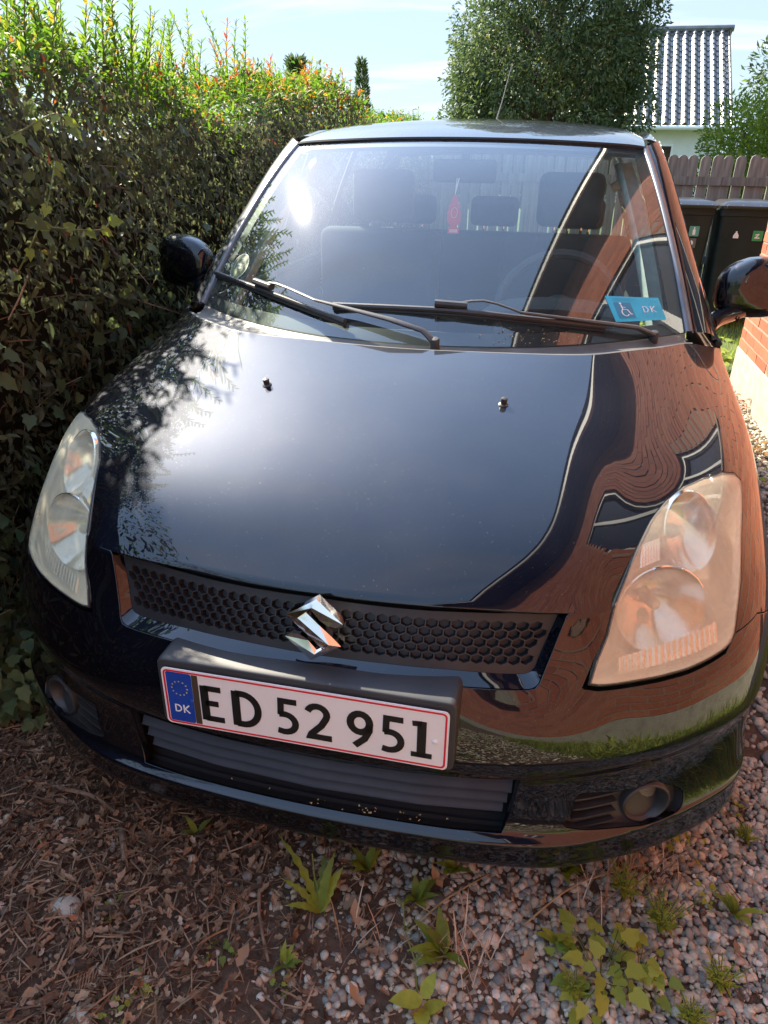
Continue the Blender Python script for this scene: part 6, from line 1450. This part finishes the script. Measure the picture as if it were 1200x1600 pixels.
def lobed(name, x, y, n, R0, L, tint, label, mat='weed', h=.05, stems=True):
    t = weed(name, x, y, label); r = random.Random(int(abs(x)*977+abs(y)*31)); b = MB(); mes = []
    for k in range(4):
        me = np_mesh(TPL_IVY[0].astype(float), TPL_IVY[1], np.full(13, min(1, max(0, tint+r.uniform(-.2, .2))))); me.materials.append(M[mat]); me.shade_smooth(); mes.append(me)
    for k in range(n):
        a = r.uniform(0, 2*PI); d = R0*math.sqrt(r.random()); p = Vector((d*math.cos(a), d*math.sin(a), h*r.uniform(.3, 1.2)*(1.2-d/R0*.6))); b.tube([(p.x*.2, p.y*.2, 0), (p.x*.7, p.y*.7, p.z*.8), tuple(p)], .0009, 4)
        D = Vector((math.cos(a), math.sin(a), r.uniform(-.3, .25))).normalized(); N = Vector((r.gauss(0, .3), r.gauss(-.3, .3), 1)); B = N.cross(D).normalized(); N = D.cross(B); s = L*r.uniform(.6, 1.25)
        o = bpy.data.objects.new('leaf', r.choice(mes)); COL.objects.link(o); o.parent = t; m4 = Matrix((D*s, B*s, N*s)).transposed().to_4x4(); m4.translation = p; o.matrix_basis = m4
    o = b.build('stalks', M['stem'], None); o.parent = t; o['kind'] = 'stuff'
lobed('lobed_weed', .57, -.01, 34, .095, .034, .78, 'bushy weed with bright yellow-green lobed leaves at the bottom of the gravel', h=.06)
lobed('lobed_weed', .64, .02, 16, .06, .026, .6, 'smaller green lobed weed beside the feathery one')
lobed('clover_plant', -.01, -.17, 7, .025, .014, .5, 'small clover plant near the bottom of the litter', h=.02)
lobed('clover_plant', -.27, -.22, 8, .022, .016, .6, 'bright clover sprig beside a fallen brown fern frond', h=.02)
lobed('clover_plant', -.28, -.285, 12, .03, .014, .65, 'clover sprig at the very bottom left of the litter', h=.02)
lobed('clover_plant', -.15, -.12, 9, .035, .016, .45, 'flat green seedling left of the pale pebbles', h=.018)
lobed('clover_plant', -.40, -.10, 7, .025, .013, .5, 'tiny seedling on the big pale stone', h=.02)
lobed('clover_plant', .76, .33, 12, .045, .016, .75, 'sunlit yellow-green seedlings at the right corner of the bumper', h=.02)
lobed('clover_plant', .88, .47, 9, .03, .014, .7, 'small bright seedling on the gravel right of the bumper', h=.02)
lobed('clover_plant', .80, .22, 9, .03, .014, .7, 'light green sprig amid cream pebbles', h=.02)
# feathery weed
def feathery(x, y, n, H, label, tint=.6):
    t = weed('feathery_weed', x, y, label); b = MB(); r = random.Random(9); P, D, N, L, T = [], [], [], [], []
    for s_ in range(n):
        a = r.uniform(0, 2*PI); lean = r.uniform(.1, .5); h = H*r.uniform(.6, 1); top = np.array([math.cos(a)*lean*h, math.sin(a)*lean*h, h]); b.tube([(0, 0, 0), tuple(top*.5+(0, 0, .01)), tuple(top)], .0011, 4)
        for i in range(22):
            q = .15+.85*i/22; p = top*q; aa = i*2.4; P.append(p); D.append((math.cos(aa), math.sin(aa), .5)); N.append((r.gauss(0, .4), r.gauss(0, .4), 1)); L.append(.03*(1.15-q)*r.uniform(.7, 1.3)); T.append(min(1, max(0, r.gauss(tint, .12))))
    nn = len(P); o = leaf_object('fronds', [(TPL_SIMPLE, np.array(P), np.array(D), np.array(N), np.array(L), np.full(nn, .35), np.array(T))], M['weed']); o.parent = t; o['kind'] = 'stuff'; o = b.build('stems', M['stem']); o.parent = t; o['kind'] = 'stuff'
feathery(.685, .11, 12, .15, 'tall feathery green weed growing out of the gravel in front of the bumper corner')
feathery(.78, .02, 7, .11, 'smaller feathery weed near the lower right corner', .7)
feathery(.62, .17, 8, .12, 'feathery weed with pale tips just under the bumper corner', .75)
feathery(.72, -.06, 7, .09, 'low feathery weed at the bottom edge beside the lobed one', .7)
feathery(.52, -.06, 5, .09, 'thin feathery weed left of the bright lobed weed', .6)
feathery(.90, .38, 5, .06, 'thin grassy tuft on the sunny gravel at right', .55)
# stem weed with one big pale leaf
t = weed('stem_weed', .25, -.15, 'thin upright weed with tiny buds and one large pale pointed leaf at the bottom edge')
b = MB(); stp = [(0, 0, 0), (-.015, .02, .05), (-.02, .03, .10), (-.045, .05, .15), (-.05, .06, .19)]; b.tube(stp, [.002, .0018, .0016, .0013, .001], 6)
for k in range(9): q = stp[2+k % 3]; b.tube([q, (q[0]+rnd.uniform(-.012, .012), q[1]+rnd.uniform(-.01, .01), q[2]+.012)], [.0008, .0026], 5)
o = b.build('stem', M['stem'], None, smooth=True); o.parent = t
for k, (az, el, L, W, z) in enumerate(((200, 8, .062, .016, .045), (60, 40, .05, .012, .05), (280, 10, .045, .014, .02), (20, 20, .05, .012, .01))): add_obj('leaf', blade_mesh(L, W, .02, .05, k, .8), t, (0, 0, z), (0, -R_(el), R_(az)))
# plants along the foot of the brick wall
for x, y, n, R0, L, tn, mat, lb, h in ((1.47, 4.75, 60, .2, .075, .55, 'weed', 'broad-leaved green plant at the corner of the brick house', .22), (1.42, 4.25, 26, .12, .05, .35, 'ivy', 'dark leafy plant against the end of the plinth', .12), (1.50, 3.75, 34, .14, .035, .4, 'redleaf', 'reddish low plant along the concrete plinth', .08), (1.47, 3.05, 30, .12, .035, .2, 'redleaf', 'yellow and red low weed on the gravel by the plinth', .07), (1.46, 2.55, 12, .06, .03, .6, 'weed', 'small green weed on the gravel by the wall', .05), (1.30, 5.6, 50, .22, .07, .7, 'weed', 'bright green plant on the grass in front of the bins', .2)):
    lobed('border_plant', x, y, n, R0, L, tn, lb, mat, h)
# fallen things
for k, (pts, r, lb) in enumerate((([(-.71, .14, .012), (-.60, .135, .018), (-.52, .11, .012)], .006, 'pale fallen twig lying at the left under the bumper'), ([(-.48, .07, .008), (-.455, .035, .014), (-.43, 0, .01)], .008, 'short thick grey twig in the litter'), ([(-.13, .03, .01), (-.10, -.05, .014), (-.05, -.13, .01)], .0045, 'straight reddish twig pointing at the camera'), ([(.20, -.01, .012), (.26, .06, .03), (.34, .15, .015)], .0022, 'long dry stalk crossing the gravel'), ([(.42, .05, .02), (.52, .15, .04), (.66, .24, .03)], .0022, 'dry bent stalk leaning on the bumper corner'), ([(-.66, .02, .01), (-.56, -.06, .012), (-.47, -.08, .01)], .0025, 'thin dark twig across the litter at far left'))):
    b = MB(); c_ = catmull(pts, 5); b.tube([tuple(p) for p in c_], [r*(1-.4*i/len(c_)) for i in range(len(c_))], 7); tag(b.build('twig', M['twig'] if r > .003 else M['dry'], None, smooth=True), lb, 'twig')
def frond(x, y, rz, s, label):
    b = []; P, D, N, L = [], [], [], []
    for i in range(16):
        q = i/15
        for sg in (-1, 1):
            for j in range(4): P.append((q*s+j*.004, sg*j*s*.07*(1.1-q), .012)); D.append((.8, sg*.7, .1)); N.append((0, 0, 1)); L.append(s*.14*(1.15-q))
    n = len(P); o = leaf_object('fallen_frond', [(TPL_SIMPLE, np.array(P), np.array(D, float), np.array(N, float)+G_(0, .15, (n, 3)), np.array(L), np.full(n, .45), U(.88, .97, n))], M['litter']); o.location = (x, y, 0); o.rotation_euler = (0, 0, rz); tag(o, label, 'frond')
frond(-.37, -.27, 1.0, .09, 'fallen orange-brown cypress frond at the lower left'); frond(-.19, -.04, .7, .07, 'dull brown cypress frond lying in the middle of the litter')
for x, y, s, rz, tn, lb in ((.25, .09, .05, 2.6, .95, 'curled red-brown dead leaf on the gravel under the bumper'), (.06, .0, .045, .5, .62, 'flat grey-brown dead leaf beside the dandelion'), (.10, -.03, .05, 2.2, .92, 'long rusty dead leaf below the dandelion'), (-.58, .05, .05, .4, .7, 'brown curled leaf at the left of the litter'), (-.10, -.16, .045, 1.4, .75, 'crumpled tan leaf near the bottom'), (.15, -.17, .05, 2.9, .93, 'rust coloured leaf at the bottom middle'), (.42, -.03, .04, 1, .8, 'tan dead leaf among pebbles'), (-.50, .22, .05, 2, .65, 'broad brown leaf in the shade of the bumper')):
    v_ = TPL_LITTER[0].astype(float)*(1, 1.25, 1.5); v_[:, 2] += .35*v_[:, 0]**2-.5*v_[:, 1]**2; me = np_mesh(v_, TPL_LITTER[1], np.full(11, tn*.86)); me.shade_smooth(); o = link(me, 'dead_leaf', M['litter']); o.location = (x, y, .022); o.scale = (s*.85, s*.85, s*.85); o.rotation_euler = (.3, -.2, rz); tag(o, lb, 'dead leaf')
